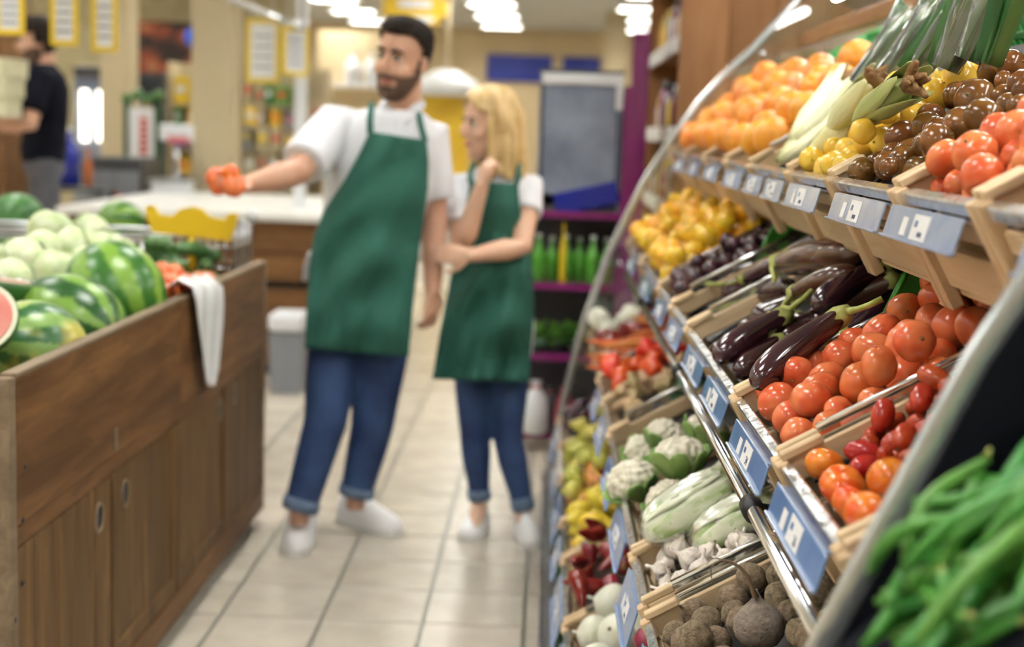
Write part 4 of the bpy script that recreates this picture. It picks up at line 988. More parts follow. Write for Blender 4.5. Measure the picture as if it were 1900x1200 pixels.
# bottom tier
for (a, b_, nm), (PR, n_, r0, r1, kk, lb, ct_) in zip(TN4, [(ONR, 30, .034, .04, 1., 'glossy red onion in the bottom tier', 'onion'), (ONW, 22, .04, .046, 1., 'big white onion in the bottom tier', 'onion'), (DPE, 30, .036, .042, .85, 'dark red pointed pepper in the bottom tier', 'pepper'), (LEM, 30, .028, .032, 1., 'yellow lemon in the bottom tier', 'lemon'), (APP+PEA, 34, .032, .038, 1., '', ''), (PEA, 34, .034, .038, .9, 'yellow-green pear in the bottom tier beyond the apples', 'pear'), (PLM, 40, .026, .03, 1., 'dark plum in the farthest bottom-tier crate', 'plum')]):
    P = Pile(4, a+.012, b_-.012, .01, .41, -.042); L_ = P.fill(n_, r0, r1, cap=.05)
    if lb: P.place(L_, PR, lb, ct_, nm+' of the bottom tier', k=kk)
    else:
        h2 = len(L_)//2
        P.place(L_[:h2], APP, 'red-blushed yellow apple in the bottom tier', 'apple', 'apples of the bottom tier'); P.place(L_[h2:], PEA, 'green pear mixed among the bottom-tier apples', 'pear', 'pears among the apples', k=.9)
# --- green beans heaped in a steep black tray on the near side of the glass
BO = np.array([.268, .96, 1.035]); BTL = R(46); BR = (0, -BTL, 0)
def bt(u, v, w_): return BO+np.array([v*math.cos(BTL)-w_*math.sin(BTL), u, v*math.sin(BTL)+w_*math.cos(BTL)])
tr = empty('bean_tray', BO, BR, 'steep black tray of green beans at the right picture edge', 'tray')
box('floor_plate', (.17, 0, -.006), (.42, .42, .008), 'blackmatte', tr); box('front_wall', (-.036, 0, .0), (.008, .40, .045), 'blackmatte', tr); box('side_wall', (.17, -.2, .012), (.42, .006, .05), 'blackmatte', tr)
e = empty('backing_board', (0, 1.178, 0), label='black backing board between the bean tray and the near glass', cat='board'); PB = [(x+.003, z) for x, z in PROF[6:]]+[(1.15, 2.02), (1.15, .86)]; n = len(PB); mb = MB()
mb.add([(x, -.003, z) for x, z in PB]+[(x, .003, z) for x, z in PB], [list(range(n)), list(range(2*n-1, n-1, -1))]+[[i, (i+1) % n, n+(i+1) % n, n+i][::-1] for i in range(n)]); mb.build('sheet', 'blackmatte', e, False)
box('stiffener', (.75, -.006, 1.0), (.7, .006, .03), 'darkgrey', e)
bmesh_ = []
for k in range(4):
    L, bd = (.125, .11, .145, .10)[k], (.010, .016, -.006, .022)[k]
    mb = MB(); ts = np.linspace(0, 1, 11); mb.limb([(bd*math.sin(math.pi*t), .004*math.sin(5*t), (t-.5)*L) for t in ts], [.0054*(.25+1.0*math.sin(math.pi*min(1, .08+.87*t))**.5)*(1+.035*math.sin(30*t)) for t in ts], 9)
    bmesh_.append(('green_bean', mb.mesh('green_bean', 'bean'), [('stem_tip', MB().limb([(0, 0, L*.49), (.002, 0, L*.56)], [.003, .0015], 6).mesh('stem_tip', 'calyx'))]))
for k in range(84):
    u = random.uniform(.03, .165); v = random.uniform(.05, .30); w_ = .003+.008*(k//17)+random.uniform(0, .006)
    rot = Matrix.Rotation(-BTL, 3, 'Y') @ Matrix.Rotation(random.gauss(.1, .6), 3, 'Z') @ Matrix.Rotation(R(90)+random.gauss(0, .12), 3, 'Y') @ Matrix.Rotation(random.uniform(0, 6.3), 3, 'Z')
    put(bmesh_[k % 4], bt(u, v, w_+.006), 1., rot.to_euler(), 'long green bean in the black tray in front of the near glass', 'bean', 'green beans in the black tray')

# ================================================================== WHAT LIES IN THE BIN
P = Pile(None, BY0+.04, BY1-.04, BX-BW+.04, BX-.035, .84)
def ellmesh(r, m, n=28, k=16): return MB().ell((0, 0, 0), r, n, k).mesh('melon', m)
def melon(px, py, z, r, sc, m, rot, label, stem=True):
    p = atZ(px, py, z); o = obj('watermelon', ellmesh(tuple(r*s for s in sc), m), None, p, rot); tag(o, label, 'watermelon', 'watermelons in the bin')
    if stem: obj('stem', MB().limb([(r*sc[0]*.98, 0, 0), (r*sc[0]*1.08, .004, .008), (r*sc[0]*1.16, .012, .02)], [.007, .005, .006], 7).mesh('stem', 'stemgreen'), o)
    P.P.append((p[1], p[0], z, r)); return o
melon(60, 652, .925, .115, (1.1, 1., 1.), 'melon3', (0, .2, .9), 'mottled dark green watermelon in the near corner of the bin')
melon(128, 598, .935, .128, (1.28, .95, .95), 'melon', (0, .12, -.5), 'dark striped watermelon lying along the bin edge')
melon(214, 545, .975, .135, (1.12, 1., 1.), 'melon2', (.3, .9, -.6), 'light striped watermelon standing tallest behind the others')
stand_z = .89
melon(30, 404, 1.0, .11, (1.1, 1., .98), 'melon4', (0, 0, .4), 'plain green watermelon at the far left beyond the bin')
melon(224, 414, .99, .10, (1.1, 1., .98), 'melon2', (0, .2, 1.), 'round green watermelon beyond the cabbages, left of the yellow sign holder')
melon(150, 548, .92, .08, (1, 1, 1), 'melon4', (0, 0, 0), 'small dark watermelon wedged low between the striped ones')
e = empty('melon_stand', (-2.15, 6.0, -.004), label='dark wooden stand with watermelons behind the bin', cat='stand')
box('top', (0, 0, .883), (1.3, 1.0, .02), 'counterwood', e)
for sx in (-1, 1):
    for sy in (-1, 1): box('leg', (sx*.6, sy*.45, .436), (.06, .06, .873), 'counterwood', e)
for sy in (-1, 1): box('apron_board', (0, sy*.47, .80), (1.24, .025, .14), 'counterwood', e)
# cut halves
def half(px, py, z, r, rot, label, wrap):
    p = atZ(px, py, z); e = empty('cut_watermelon', p, rot, label, 'watermelon', 'cut watermelons')
    def hemi(rr, h0=0.):
        rings = [[(rr*math.cos(t)*math.cos(a), rr*math.cos(t)*math.sin(a), h0-rr*math.sin(t)) for a in np.linspace(0, 2*math.pi, 28, endpoint=False)] for t in np.linspace(0, 1.53, 9)]
        return MB().loft(rings[::-1])
    hemi(r).build('rind', 'melon4', e)
    MB().limb([(0, 0, 0), (0, 0, .003)], [r*.985, r*.985], 28).build('white_rind', 'rindwhite', e, False)
    MB().limb([(0, 0, .003), (0, 0, .006)], [r*.86, r*.84], 28).build('flesh', 'flesh', e, False)
    if wrap: MB().limb([(0, 0, -.004), (0, 0, .010), (0, 0, .014)], [r*1.02, r*1.02, r*.9], 28).build('film_wrap', 'film', e)
half(6, 522, 1.035, .08, (R(-8), R(6), 0), 'half watermelon in shiny film with its cut side up', True)
half(-40, 590, 1.03, .08, (R(50), R(35), R(-20)), 'half watermelon showing pink flesh at the left picture edge', False)
# cabbages
def cabbage_proto(seed):
    rnd = random.Random(seed); e = MB().ell((0, 0, 0), (.93, .95, .88), 20, 12).mesh('head', 'cabbage'); leaves = []
    for k in range(7):
        an = 2*math.pi*k/7+rnd.uniform(-.3, .3); mb = MB(); rows = []; top = rnd.uniform(.4, .95)
        for t in np.linspace(-1.2, top, 8):
            s_ = (t+1.2)/(top+1.2); hw = .75*math.sin(math.pi*min(1, .15+.72*s_)); rr = 1.0+.03*(k % 3)+(.10*s_ if k % 2 else .03)
            rows.append([(rr*math.cos(t)*math.cos(an+q), rr*math.cos(t)*math.sin(an+q), rr*math.sin(t)*.95+.02*math.sin(11*q+5*t)) for q in np.linspace(-hw, hw, 7)])
        mb.loft(rows, cap=False, closed=False); leaves.append(mb.mesh('leaf', 'cabbage'))
    return e, leaves
CB = [cabbage_proto(k) for k in range(3)]
for k, (px, py, rp, lb) in enumerate([(42,478,44,'white cabbage at the left picture edge above the cut melon'),(110,505,44,'white cabbage right behind the dark striped melon'),(160,492,42,'white cabbage touching the light striped melon'),(20,512,40,'white cabbage low behind the wrapped half melon'),(80,462,42,'pale green cabbage in the middle of the cabbage heap'),(135,455,42,'white cabbage behind the middle ones'),(195,462,38,'white cabbage at the right end of the cabbage heap'),(93,428,42,'white cabbage topmost of the heap'),(172,430,36,'white cabbage second highest of the heap'),(225,470,28,'small cabbage next to the cucumbers')]):
    Yc = (3.9, 3.82, 3.98, 3.62, 4.10, 4.13, 4.12, 4.28, 4.33, 4.22)[k]; o = obj('cabbage', CB[k % 3][0], None, atY(px, py, Yc), (random.uniform(-.8, .8), random.uniform(-.8, .8), random.uniform(0, 6)), rp*Yc/F*.98)
    tag(o, lb, 'cabbage', 'white cabbages in the bin')
    for lf in CB[k % 3][1]: solid(obj('leaf', lf, o), .012)
for k in range(12):
    o = obj('cabbage', CB[k % 3][0], None, (-1.5-.19*(k % 4)-.03*(k//4), 3.80+.17*(k//4), .915), (random.uniform(-.8, .8), random.uniform(-.8, .8), random.uniform(0, 6)), .072); tag(o, 'half-hidden white cabbage low in the heap', 'cabbage', 'lower cabbages in the bin')
# tomatoes at the bin edge
P = Pile(None, 3.95, 4.5, -1.36, BX-.035, .84)
base = P.fill(46, .030, .033, cap=.93)
P.place(base, TOM, 'red tomato low in the bin beside the hanging plastic bag', 'tomato', 'tomatoes in the bin', kids=False)
for k, (px, py, Y) in enumerate([(330,546,4.13),(305,544,4.05),(354,540,4.2),(318,525,4.2),(342,524,4.28),(366,524,4.34),(290,524,4.12),(300,505,4.3),(386,521,4.44),(325,508,4.36),(262,492,4.3)]):
    p = atY(px, py, Y); p[0] = min(p[0], BX-.07)
    put(TOM[k % 3], p, .033, None, 'red tomato heaped beside the hanging bag, %s from the left' % ORD[sorted([330,305,354,318,342,366,290,300,386,325,262]).index(px)], 'tomato', 'tomatoes in the bin')
# cucumbers
CUC = [proto('cucumber', lathe([(.1, -3.0), (.6, -2.8), (.95, -2.), (1, 0), (.95, 2), (.6, 2.8), (.1, 3.)], 14, 5, .04, .03), 'cucumber', [('stem', MB().limb([(.25, 0, 2.95), (.3, 0, 3.4)], .15, 6), 'calyx')])]
for k in range(78):
    u = random.uniform(4.58, 4.93); v = random.uniform(-1.85, -1.12); w_ = .865+.032*(k//13)+random.uniform(0, .01)
    rot = Matrix.Rotation(random.uniform(0, 3.14), 3, 'Z') @ Matrix.Rotation(R(90)+random.gauss(0, .12), 3, 'Y')
    put(CUC[0], (v, u, w_), .024, rot.to_euler(), 'dark green cucumber in the heap under the yellow sign holder', 'cucumber', 'cucumbers in the bin')
# hanging polythene bag on the bin edge
e = empty('plastic_bag', atX(378, 535, BX), label='white plastic bag draped over the bin edge', cat='bag'); o0 = np.array(e.location)
mb = MB(); rows = []
for t, (pl, pr, py) in enumerate([(352, 404, 532), (356, 404, 560), (358, 402, 600), (362, 398, 640), (366, 396, 680), (372, 392, 705), (376, 388, 716)]):
    A, B = atX(pl, py, BX+.01), atX(pr, py, BX+.01)
    rows.append([A+(B-A)*s-o0+np.array([.006+.014*abs(math.sin(7*s+t*.4)), 0, .0]) for s in np.linspace(0, 1, 15)])
A, B = atX(350, 528, BX), atX(402, 520, BX)
rows.insert(0, [A+(B-A)*s-o0+np.array([-.03, 0, .012+.01*abs(math.sin(8*s))]) for s in np.linspace(0, 1, 15)])
rows.insert(0, [A+(B-A)*s-o0+np.array([-.075, 0, -.02+.01*abs(math.sin(8*s))]) for s in np.linspace(0, 1, 15)])
mb.loft(rows, cap=False, closed=False); solid(mb.build('bag_sheet', 'bag', e), .0015)
# wire racks on the bin
def wire_rack(name, loc, pts_list, r, label, caps=()):
    e = empty(name, loc, label=label, cat='wire rack')
    for q in pts_list: tubeobj('wire', [np.array(p)-np.array(loc) for p in q], r, 'steel', e, 8)
    for c in caps: MB().ell(np.array(c)-np.array(loc), (.022, .022, .028)).build('cap', 'whitepl', e)
    return e
a0 = atY(0, 426, 4.15); xl, xr = -2.45, -1.3
wire_rack('wire_rack', (-1.8, 4.55, .955), [[(xl, 4.55, 1.075), (xr, 4.55, 1.065)], [(xl, 4.55, 1.06), (xr, 4.55, 1.05)], [(xl, 4.55, 1.075), (xl, 4.55, .84)], [(xr, 4.55, 1.065), (xr, 4.55, .84)]], .006, 'low wire rail behind the white cabbages')
wire_rack('wire_rack', (-1.8, 4.98, .955), [[(xl, 4.98, 1.07), (-1.2, 4.98, 1.06)], [(xl, 4.98, 1.05), (-1.2, 4.98, 1.04)], [(xl, 4.98, 1.07), (xl, 4.98, .84)]], .007, 'wire rail along the far end of the bin')
cx0, cx1, cy0, cy1, cz0, cz1 = -1.25, -1.04, 4.72, 5.0, .96, 1.10
wl = []
for k in range(8):
    x_ = cx0+(cx1-cx0)*k/7; wl += [[(x_, cy0, cz0), (x_, cy0, cz1)], [(x_, cy1, cz0), (x_, cy1, cz1)]]
    y_ = cy0+(cy1-cy0)*k/7; wl += [[(cx1, y_, cz0), (cx1, y_, cz1)]]
for z in (cz0, (cz0+cz1)/2, cz1): wl += [[(cx0, cy0, z), (cx1, cy0, z), (cx1, cy1, z), (cx0, cy1, z)]]
wire_rack('wire_basket', (-1.14, 4.86, .96), wl, .0028, 'grey wire basket at the far corner of the bin', [(cx1, cy1, cz1+.02)])
# yellow sign holder
y0 = 4.62; pA = atY(357, 425, y0); e = empty('sign_holder', (pA[0], y0, atY(357, 470, y0)[2]), label='yellow plastic crown-shaped sign holder on a stalk over the bin', cat='sign holder'); o0 = np.array(e.location)
out_ = [(272, 383), (285, 381), (296, 398), (320, 402), (335, 388), (357, 383), (375, 388), (390, 402), (418, 408), (425, 396), (440, 395), (441, 408), (428, 447), (350, 438), (284, 430), (274, 405)]
v = []
for dy in (-.012, .012): v += [atY(px, py, y0)+np.array([0, dy, 0])-o0 for px, py in out_]
n = len(out_); mb = MB(); mb.add(v, [list(range(n)), list(range(2*n-1, n-1, -1))]+[[i, (i+1) % n, n+(i+1) % n, n+i][::-1] for i in range(n)]); mb.build('crown', 'yellowpl', e, False)
tubeobj('stalk', [atY(356, 436, y0)-o0, atY(356, 470, y0)-o0, atY(356, 500, y0)-o0], .011, 'yellowpl', e)

# ================================================================== BACKGROUND
def quad(name, px0, py0, px1, py1, Y, m, th=.02, label=None, cat=None, group=None, parent=None, kind=None):
    A, B = atY((px0+px1)/2, py0, Y), atY((px0+px1)/2, py1, Y); C, D = atY(px0, (py0+py1)/2, Y), atY(px1, (py0+py1)/2, Y)
    c = ((C[0]+D[0])/2, Y, (A[2]+B[2])/2); o = box(name, c, (D[0]-C[0], th, abs(A[2]-B[2])), m, parent, .004)
    if label: tag(o, label, cat, group)
    return o
def rel(o, par): o.parent = par; o.location = Vector(o.location)-Vector(par.location); return o
# trash can
tA, tB = atY(500, 700, 7.55), atY(562, 700, 7.55); tx = (tA[0]+tB[0])/2; tw = tB[0]-tA[0]
e = empty('waste_bin', (tx, 7.62, 0), label='grey waste bin with a white lid beside the counter', cat='bin')
MB().loft([[(sx*(tw/2-.012+.006*k)*1., sy*(.10+.005*k), zz) for sx, sy in ((-1, -1), (1, -1), (1, 1), (-1, 1))] for k, zz in enumerate((0, .17, .33))]).build('body', 'greypl', e, False)
box('lid', (0, 0, .385), (tw+.012, .23, .10), 'whitepl', e, .02); box('flap', (0, -.118, .37), (tw*.7, .008, .05), 'whitepl', e)
# weighing scale on the counter
p = atZ(348, 352, .93); e = empty('scale', (p[0], min(p[1], 10.1), .93), label='steel weighing scale with a pole display on the white counter', cat='scale')
box('platter', (0, 0, .085), (.30, .28, .02), 'steel', e, .006); box('body', (0, 0, .037), (.26, .24, .07), 'whitepl', e, .012); tubeobj('pole', [(0, .1, .07), (0, .1, .33)], .018, 'steel', e)
box('display', (0, .09, .42), (.24, .05, .12), 'whitepl', e, .01); box('screen', (.02, .062, .37), (.16, .006, .05), 'pink', e, 0)
# yellow-framed hanging price boards
def hang_board(px0, px1, py0, py1, Y, label, rotz=0.):
    A, B = atY(px0, (py0+py1)/2, Y), atY(px1, (py0+py1)/2, Y); zt, zb = atY(px0, py0, Y)[2], atY(px0, py1, Y)[2]; W, Hh = abs(B[0]-A[0])/max(.3, math.cos(rotz)), zt-zb
    e = empty('hanging_board', ((A[0]+B[0])/2, Y, zb), (0, 0, rotz), label, 'sign', 'yellow-framed hanging price boards')
    box('card', (0, 0, Hh/2), (W-.02, .006, Hh-.02), 'paper', e, 0)
    for s in (-1, 1): box('frame', (s*(W/2-.012), 0, Hh/2), (.024, .014, Hh), 'yellowpl', e)
    box('frame', (0, 0, .012), (W-.05, .014, .024), 'yellowpl', e); box('frame', (0, 0, Hh-.012), (W-.05, .014, .024), 'yellowpl', e)
    for k in range(4): box('print', (0, -.0045, Hh*(.25+.16*k)), (W*.55, .002, .012), 'greypl', e, 0)
    for s in (-1, 1): tubeobj('cord', [(s*W*.3, 0, Hh), (s*W*.3, 0, ZC-zb-.002)], .003, 'whitepl', e, 6)
hang_board(-10, 46, -30, 64, 6.2, 'yellow-framed price board at the top left picture corner')
hang_board(93, 145, -25, 84, 6.6, 'yellow-framed price board, middle of the three at top left')
hang_board(170, 218, -20, 96, 7.0, 'yellow-framed price board, right of the three at top left')
hang_board(458, 518, 35, 152, 8.6, 'yellow-framed price board hanging under the grey rail', .15)
hang_board(530, 566, 50, 140, 8.3, 'yellow-edged price board turned sideways by the white pole', 1.0)
A, B = atY(425, -2, 9.4), atY(562, 52, 8.2)
e = empty('sign_rail', A, label='grey ceiling rail carrying the hanging price boards', cat='rail'); tubeobj('bar', [np.zeros(3), B-A], .022, 'steel', e); tubeobj('drop_rod', [B-A, np.array([B[0]-A[0], B[1]-A[1], ZC-A[2]-.002])], .01, 'steel', e); tubeobj('drop_rod', [np.zeros(3), np.array([0, 0, max(.02, ZC-A[2]-.002)])], .01, 'steel', e)
pt = atY(558, 200, 8.75); e = empty('white_pole', (pt[0], 8.75, .93), label='white square pole standing on the counter behind the man', cat='pole'); box('post', (0, 0, (ZC-.93)/2-.002), (.07, .05, ZC-.93-.004), 'whitepl', e, .006); box('foot_plate', (0, 0, .006), (.14, .12, .012), 'whitepl', e)
# drinks cooler with two lit tubes
def cabinet_box(name, px0, px1, py0, Y, depth, m, label, cat):
    A, B = atY(px0, 200, Y), atY(px1, 200, Y); zt = atY((px0+px1)/2, py0, Y)[2]; e = empty(name, ((A[0]+B[0])/2, Y+depth/2, -.004), label=label, cat=cat); W = B[0]-A[0]; return e, W, zt
e, W, zt = cabinet_box('drinks_cooler', 132, 212, 122, 12., .6, 'darkgrey', 'tall grey drinks cooler with two bright vertical tubes', 'cooler')
box('body', (0, .02, zt/2), (W, .56, zt), 'greypl', e, .02)
z0, z1 = atY(170, 292, 12.)[2], atY(170, 140, 12.)[2]
box('door_glass', (0, -.272, (z0+z1)/2), (W*.82, .012, z1-z0), 'coolglass', e); box('header', (0, -.275, zt-.05), (W*.9, .02, .08), 'darkgrey', e)
for s in (-1, 1): tubeobj('tube', [(s*W*.19, -.295, z0+.14), (s*W*.19, -.295, z1-.12)], .034, 'coolglow', e)
# green stand with a white sign in red print
e, W, zt = cabinet_box('sign_stand', 232, 290, 190, 10.9, .12, 'greenpaint', 'white sign board with red upright print on a dark green stand', 'sign')
zl = atY(260, 296, 10.9)[2]
box('post', (-W/2, 0, zt/2), (.05, .05, zt), 'greenpaint', e); box('post', (W/2, 0, zt/2), (.05, .05, zt), 'greenpaint', e); box('board', (0, -.04, (zt+zl)/2-.02), (W*.8, .02, (zt-zl)*.92), 'paper', e)
for k in range(6): box('print', (.02, -.0525, zl+.06+(zt-zl-.14)*k/6), (.055, .004, .036), 'redprint', e, 0)
box('cross_bar', (0, 0, .3), (W, .03, .04), 'greenpaint', e)
for k in range(4): MB().ell((-W/2+W*k/3, 0, zt+.03+.03*(k % 2)), (.05, .04, .04), 10, 7).build('foliage', 'leek', e)
# blue water jug, amber bottles on a cabinet behind
e, W, zt = cabinet_box('side_cabinet', 165, 262, 292, 10.1, .5, 'darkgrey', 'dark metal cabinet below the lit cooler', 'cabinet')
box('body', (0, 0, zt/2), (W, .5, zt), 'darkgrey', e, .01); box('door', (-W*.24, -.256, zt/2), (W*.46, .012, zt*.85), 'greypl', e); box('door', (W*.24, -.256, zt/2), (W*.46, .012, zt*.85), 'greypl', e); MB().ell((W*.03, -.27, zt*.75), (.05, .02, .05)).build('knob', 'amber', e)
def bottle(px, pyb, Y, hpx, rpx, m, label, cap='whitepl', group=None, standz=None):
    b_ = atY(px, pyb, Y); h_ = hpx*Y/F; r = rpx*Y/F; z = b_[2] if standz is None else standz
    e = empty('bottle', (b_[0], Y, z), label=label, cat='bottle', group=group)
    MB().limb([(0, 0, q*h_) for q in (0, .02, .55, .68, .78, .93)], [r*.9, r, r, r*.75, r*.36, r*.34], 14).build('body', m, e); MB().limb([(0, 0, .93*h_), (0, 0, h_)], [r*.4, r*.4], 10).build('cap', cap, e); return e
pallet = empty('pallet', (-3.32, 8.35, -.004), label='low wooden pallet under the man in the dark shirt', cat='pallet')
for k in range(5): box('plank', (-.36+k*.18, 0, .11), (.15, .9, .03), 'counterwood', pallet)
for k in (-1, 0, 1): box('runner', (0, k*.38, .05), (.86, .09, .09), 'counterwood', pallet)
e = empty('bottle_stand', (atY(128, 350, 9.4)[0], 9.4, -.004), label='small dark stand carrying the big blue jug', cat='stand'); zj = atY(128, 345, 9.4)[2]
box('top', (.06, 0, zj-.012), (.44, .30, .024), 'darkgrey', e)
for sx in (-1, 1):
    for sy in (-1, 1): box('leg', (.06+sx*.19, sy*.13, (zj-.024)/2), (.03, .03, zj-.024), 'darkgrey', e)
bottle(127, 345, 9.4, 108, 22, 'jug', 'big deep blue water jug with a pale cap left of the counter', standz=zj+.004)
bottle(163, 345, 9.36, 70, 9, 'amber', 'orange-brown bottle right of the blue jug', 'redprint', standz=zj+.004)
# wall print, blue globe sign, grey box
Yp = 13.4
e = empty('wall_poster', atY(330, 110, Yp), label='large red-brown food poster between the two columns', cat='poster'); q = quad('print', 248, 40, 372, 172, Yp, 'photo'); rel(q, e)
for s in (0, 1): q = quad('frame', 244+126*s, 38, 250+126*s, 174, Yp-.01, 'shelfwood', .03); rel(q, e)
o = MB().ell((0, 0, 0), (.075, .05, .075), 18, 12); p = atY(358, 69, 11.5); e = empty('blue_sign', p, label='round bright blue sign hanging before the red poster', cat='sign'); o.build('disc', 'blueball', e); tubeobj('rod', [(0, 0, .07), (0, 0, ZC-p[2]-.002)], .006, 'steel', e)
e = empty('partition', (atY(310, 200, 13.8)[0], 13.8, -.004), label='tan partition wall behind the red-brown poster', cat='partition'); box('panel', (0, 0, 1.45), (2.6, .1, 2.9), 'tan', e); box('base', (0, 0, .05), (2.64, .14, .1), 'darkgrey', e)
# shelves with packets, seen between columns and behind the counter
def gondola(px0, px1, Y, shelves, label, cols, m='steel', itemh=(.12, .26), seed=1, gtxt=None, itemlabel=None, names=('packet',)):
    rnd = random.Random(seed); A, B = atY(px0, 250, Y), atY(px1, 250, Y); W = B[0]-A[0]; xc = (A[0]+B[0])/2
    e = empty('shelf_rack', (xc, Y+.2, -.004), label=label, cat='shelf')
    zs = [atY((px0+px1)/2, q, Y)[2] for q in shelves]
    box('back', (0, .19, max(zs)/2+.18), (W, .02, max(zs)+.35), m, e)
    for s in (-1, 1): box('side', (s*W/2, 0, max(zs)/2+.18), (.02, .38, max(zs)+.35), m, e)
    for i, z in enumerate(zs):
        box('shelf', (0, 0, z-.012), (W-.02, .36, .02), m, e)
        x = xc-W/2+.04
        while x < xc+W/2-.05:
            bw = rnd.uniform(.06, .15); hh = rnd.uniform(*itemh)
            if x+bw > xc+W/2-.02: break
            mm = rnd.choice(cols); k = empty('packet', (x+bw/2, Y+.08, z-.0015), label=itemlabel+['', ''][0], cat='packet', group=gtxt)
            box('carton', (0, 0, hh/2), (bw-.01, .12, hh), mm, k, .006); box('print', (0, -.061, hh*.55), (bw*.6, .002, hh*.3), rnd.choice(['paper', 'redprint', 'yellowpl', 'paper']), k, 0)
            x += bw+rnd.uniform(0, .05)
    return e
gondola(232, 300, 13.0, (205, 250, 300), 'far grocery rack left of the main column', ['greypl', 'leafy', 'whitepl', 'tan'], 'darkgrey', seed=3, gtxt='packets on the far rack left of the column', itemlabel='small packet on the far rack left of the main column')
gondola(312, 372, 12.2, (192, 232, 275, 320), 'grocery rack with yellow packets left of the main column', ['yellowpl', 'yellowsign', 'leafy', 'jug', 'whitepl', 'yellowpl'], 'columnpaint', seed=5, gtxt='packets on the yellow rack', itemlabel='small yellow or green packet on the rack by the column')
gondola(442, 600, 13.5, (195, 235, 278, 322), 'wide grocery rack seen over the counter right of the column', ['tan', 'tan', 'whitepl', 'leafy', 'tan', 'greypl', 'yellowsign'], 'columnpaint', seed=8, gtxt='packets on the wide rack', itemlabel='small tan packet on the wide rack behind the counter')
# items far right of the man
e = empty('till_booth', (atY(850, 200, 16)[0], 16.2, -.004), label='far booth with a white hood and a yellow panel behind the two people', cat='booth')
def bq(nm, a, b_, c, d, Y, m, th=.05): return rel(quad(nm, a, b_, c, d, Y, m, th), e)
bq('yellow_panel', 782, 178, 870, 420, 16., 'yellowsign'); bq('dark_panel', 640, 250, 782, 420, 16.05, 'tan')
zt = atY(830, 130, 16)[2]; xh = atY(828, 150, 16)[0]-e.location.x
MB().limb([(xh, -.2, atY(828, 178, 16)[2]+.004), (xh, -.2, atY(828, 150, 16)[2]), (xh, -.2, zt)], [(.42, .35), (.34, .3), (.12, .12)], 20).build('hood', 'whitepl', e)
tubeobj('flue', [(xh, -.2, zt), (xh, -.2, ZC-.002)], .025, 'columnpaint', e)
bq('counter', 640, 420, 900, 470, 15.9, 'counter', .5); bq('front', 650, 470, 890, 590, 15.95, 'tan', .4)
e = empty('blue_banner', atY(1005, 128, YB-.05), label='long deep blue sign panel on the back wall', cat='sign'); rel(quad('panel', 903, 102, 1024, 152, YB-.04, 'bluesign', .04), e); rel(quad('panel', 1044, 106, 1114, 133, YB-.04, 'bluesign', .04), e); rel(quad('bracket', 1024, 112, 1044, 130, YB-.03, 'columnpaint', .03), e)
# yellow promotion sign hanging from the ceiling
ps = atY(770, 14, 13.); e = empty('promo_sign', ps, label='yellow star-edged promotion sign hanging above the bearded man', cat='sign'); mb = MB(); a_ = [(q*math.cos(t), q*.62*math.sin(t)) for t, q in [(2*math.pi*k/24, .33 if k % 2 else .27) for k in range(24)]]
mb.loft([[(x_, -.01, z_) for x_, z_ in a_], [(x_, .01, z_) for x_, z_ in a_]]).build('star', 'yellowsign', e, False); box('label_strip', (0, -.016, .03), (.30, .006, .07), 'paper', e, 0); box('label_strip', (.05, -.016, -.10), (.24, .006, .05), 'paper', e, 0)
for s in (-1, 1): tubeobj('cord', [(s*.15, 0, .1), (s*.15, 0, ZC-ps[2]-.002)], .004, 'whitepl', e, 6)
# far shelf strip on the back wall
e = empty('wall_shelf', atY(640, 150, 18.), label='pale shelf unit with white jars far behind the man', cat='shelf'); rel(quad('body', 590, 60, 760, 520, 18.34, 'cream', .3), e); rel(quad('shelf_board', 596, 158, 756, 163, 18.0, 'whitepl', .34), e)
for k, (a, b_) in enumerate(((640, 670), (676, 700))): bottle((a+b_)/2, 158, 17.95, 58, (b_-a)/2, 'whitepl', ['white jar on the far pale shelf, left one', 'white jar on the far pale shelf, right one'][k], 'greypl', standz=atY(650, 158, 18.05)[2]+.012)

# purple rack behind the woman
Yr = 6.4
e = empty('purple_rack', (.15, Yr+.15, -.004), label='purple metal rack with shelves of greens at the end of the display', cat='rack')
rx0, rx1 = -.10, .36
for x_, ztop in ((rx0, 1.14), (rx1-.015, 1.66)):
    for y_ in (-.14, .14): box('post', (x_-.15, y_, ztop/2), (.035, .035, ztop), 'purple', e)
SH = [1.10, .775, .45, .085]
box('back_panel', ((rx0+rx1)/2-.15, .165, .58), (rx1-rx0, .012, 1.04), 'darkgrey', e); box('side_panel', (rx1-.15+.045, 0, .95), (.03, .30, 1.9), 'purple', e)
box('front_post', (rx1-.15+.03, -.17, .95), (.075, .03, 1.9), 'purple', e)
for z in SH: box('shelf', ((rx0+rx1)/2-.15, 0, z-.013), (rx1-rx0, .32, .03), 'purple', e); 
box('top_bar', (rx1-.165, 0, 1.65), (.035, .3, .03), 'purple', e)
# glass-fronted box on top
zb = SH[0]+.002-.004
e = empty('display_case', (.135, Yr+.14, zb), label='blue-grey glass display case standing on the purple rack', cat='display case')
cw, ch = .36, atY(1080, 132, Yr)[2]-zb
box('back', (0, .12, ch/2), (cw, .015, ch), 'darkgrey', e); box('base', (0, 0, .01), (cw, .24, .02), 'darkgrey', e)
for s in (-1, 1): box('side_glass', (s*cw/2, 0, ch/2), (.01, .25, ch), 'coolglass', e)
box('front_glass', (0, -.122, ch*.53), (cw-.03, .008, ch*.82), 'coolglass', e); box('header', (-.01, -.13, ch-.035), (cw*.92, .02, .05), 'whitepl', e, .008); box('top', (0, 0, ch), (cw+.02, .26, .012), 'darkgrey', e)
box('blue_tray', (.04, -.13, .06), (cw*.8, .012, .10), 'jug', e, .01, (0, R(-14), 0)); box('edge_strip', (cw/2-.01, -.13, ch*.86), (.03, .012, ch*.25), 'whitepl', e)
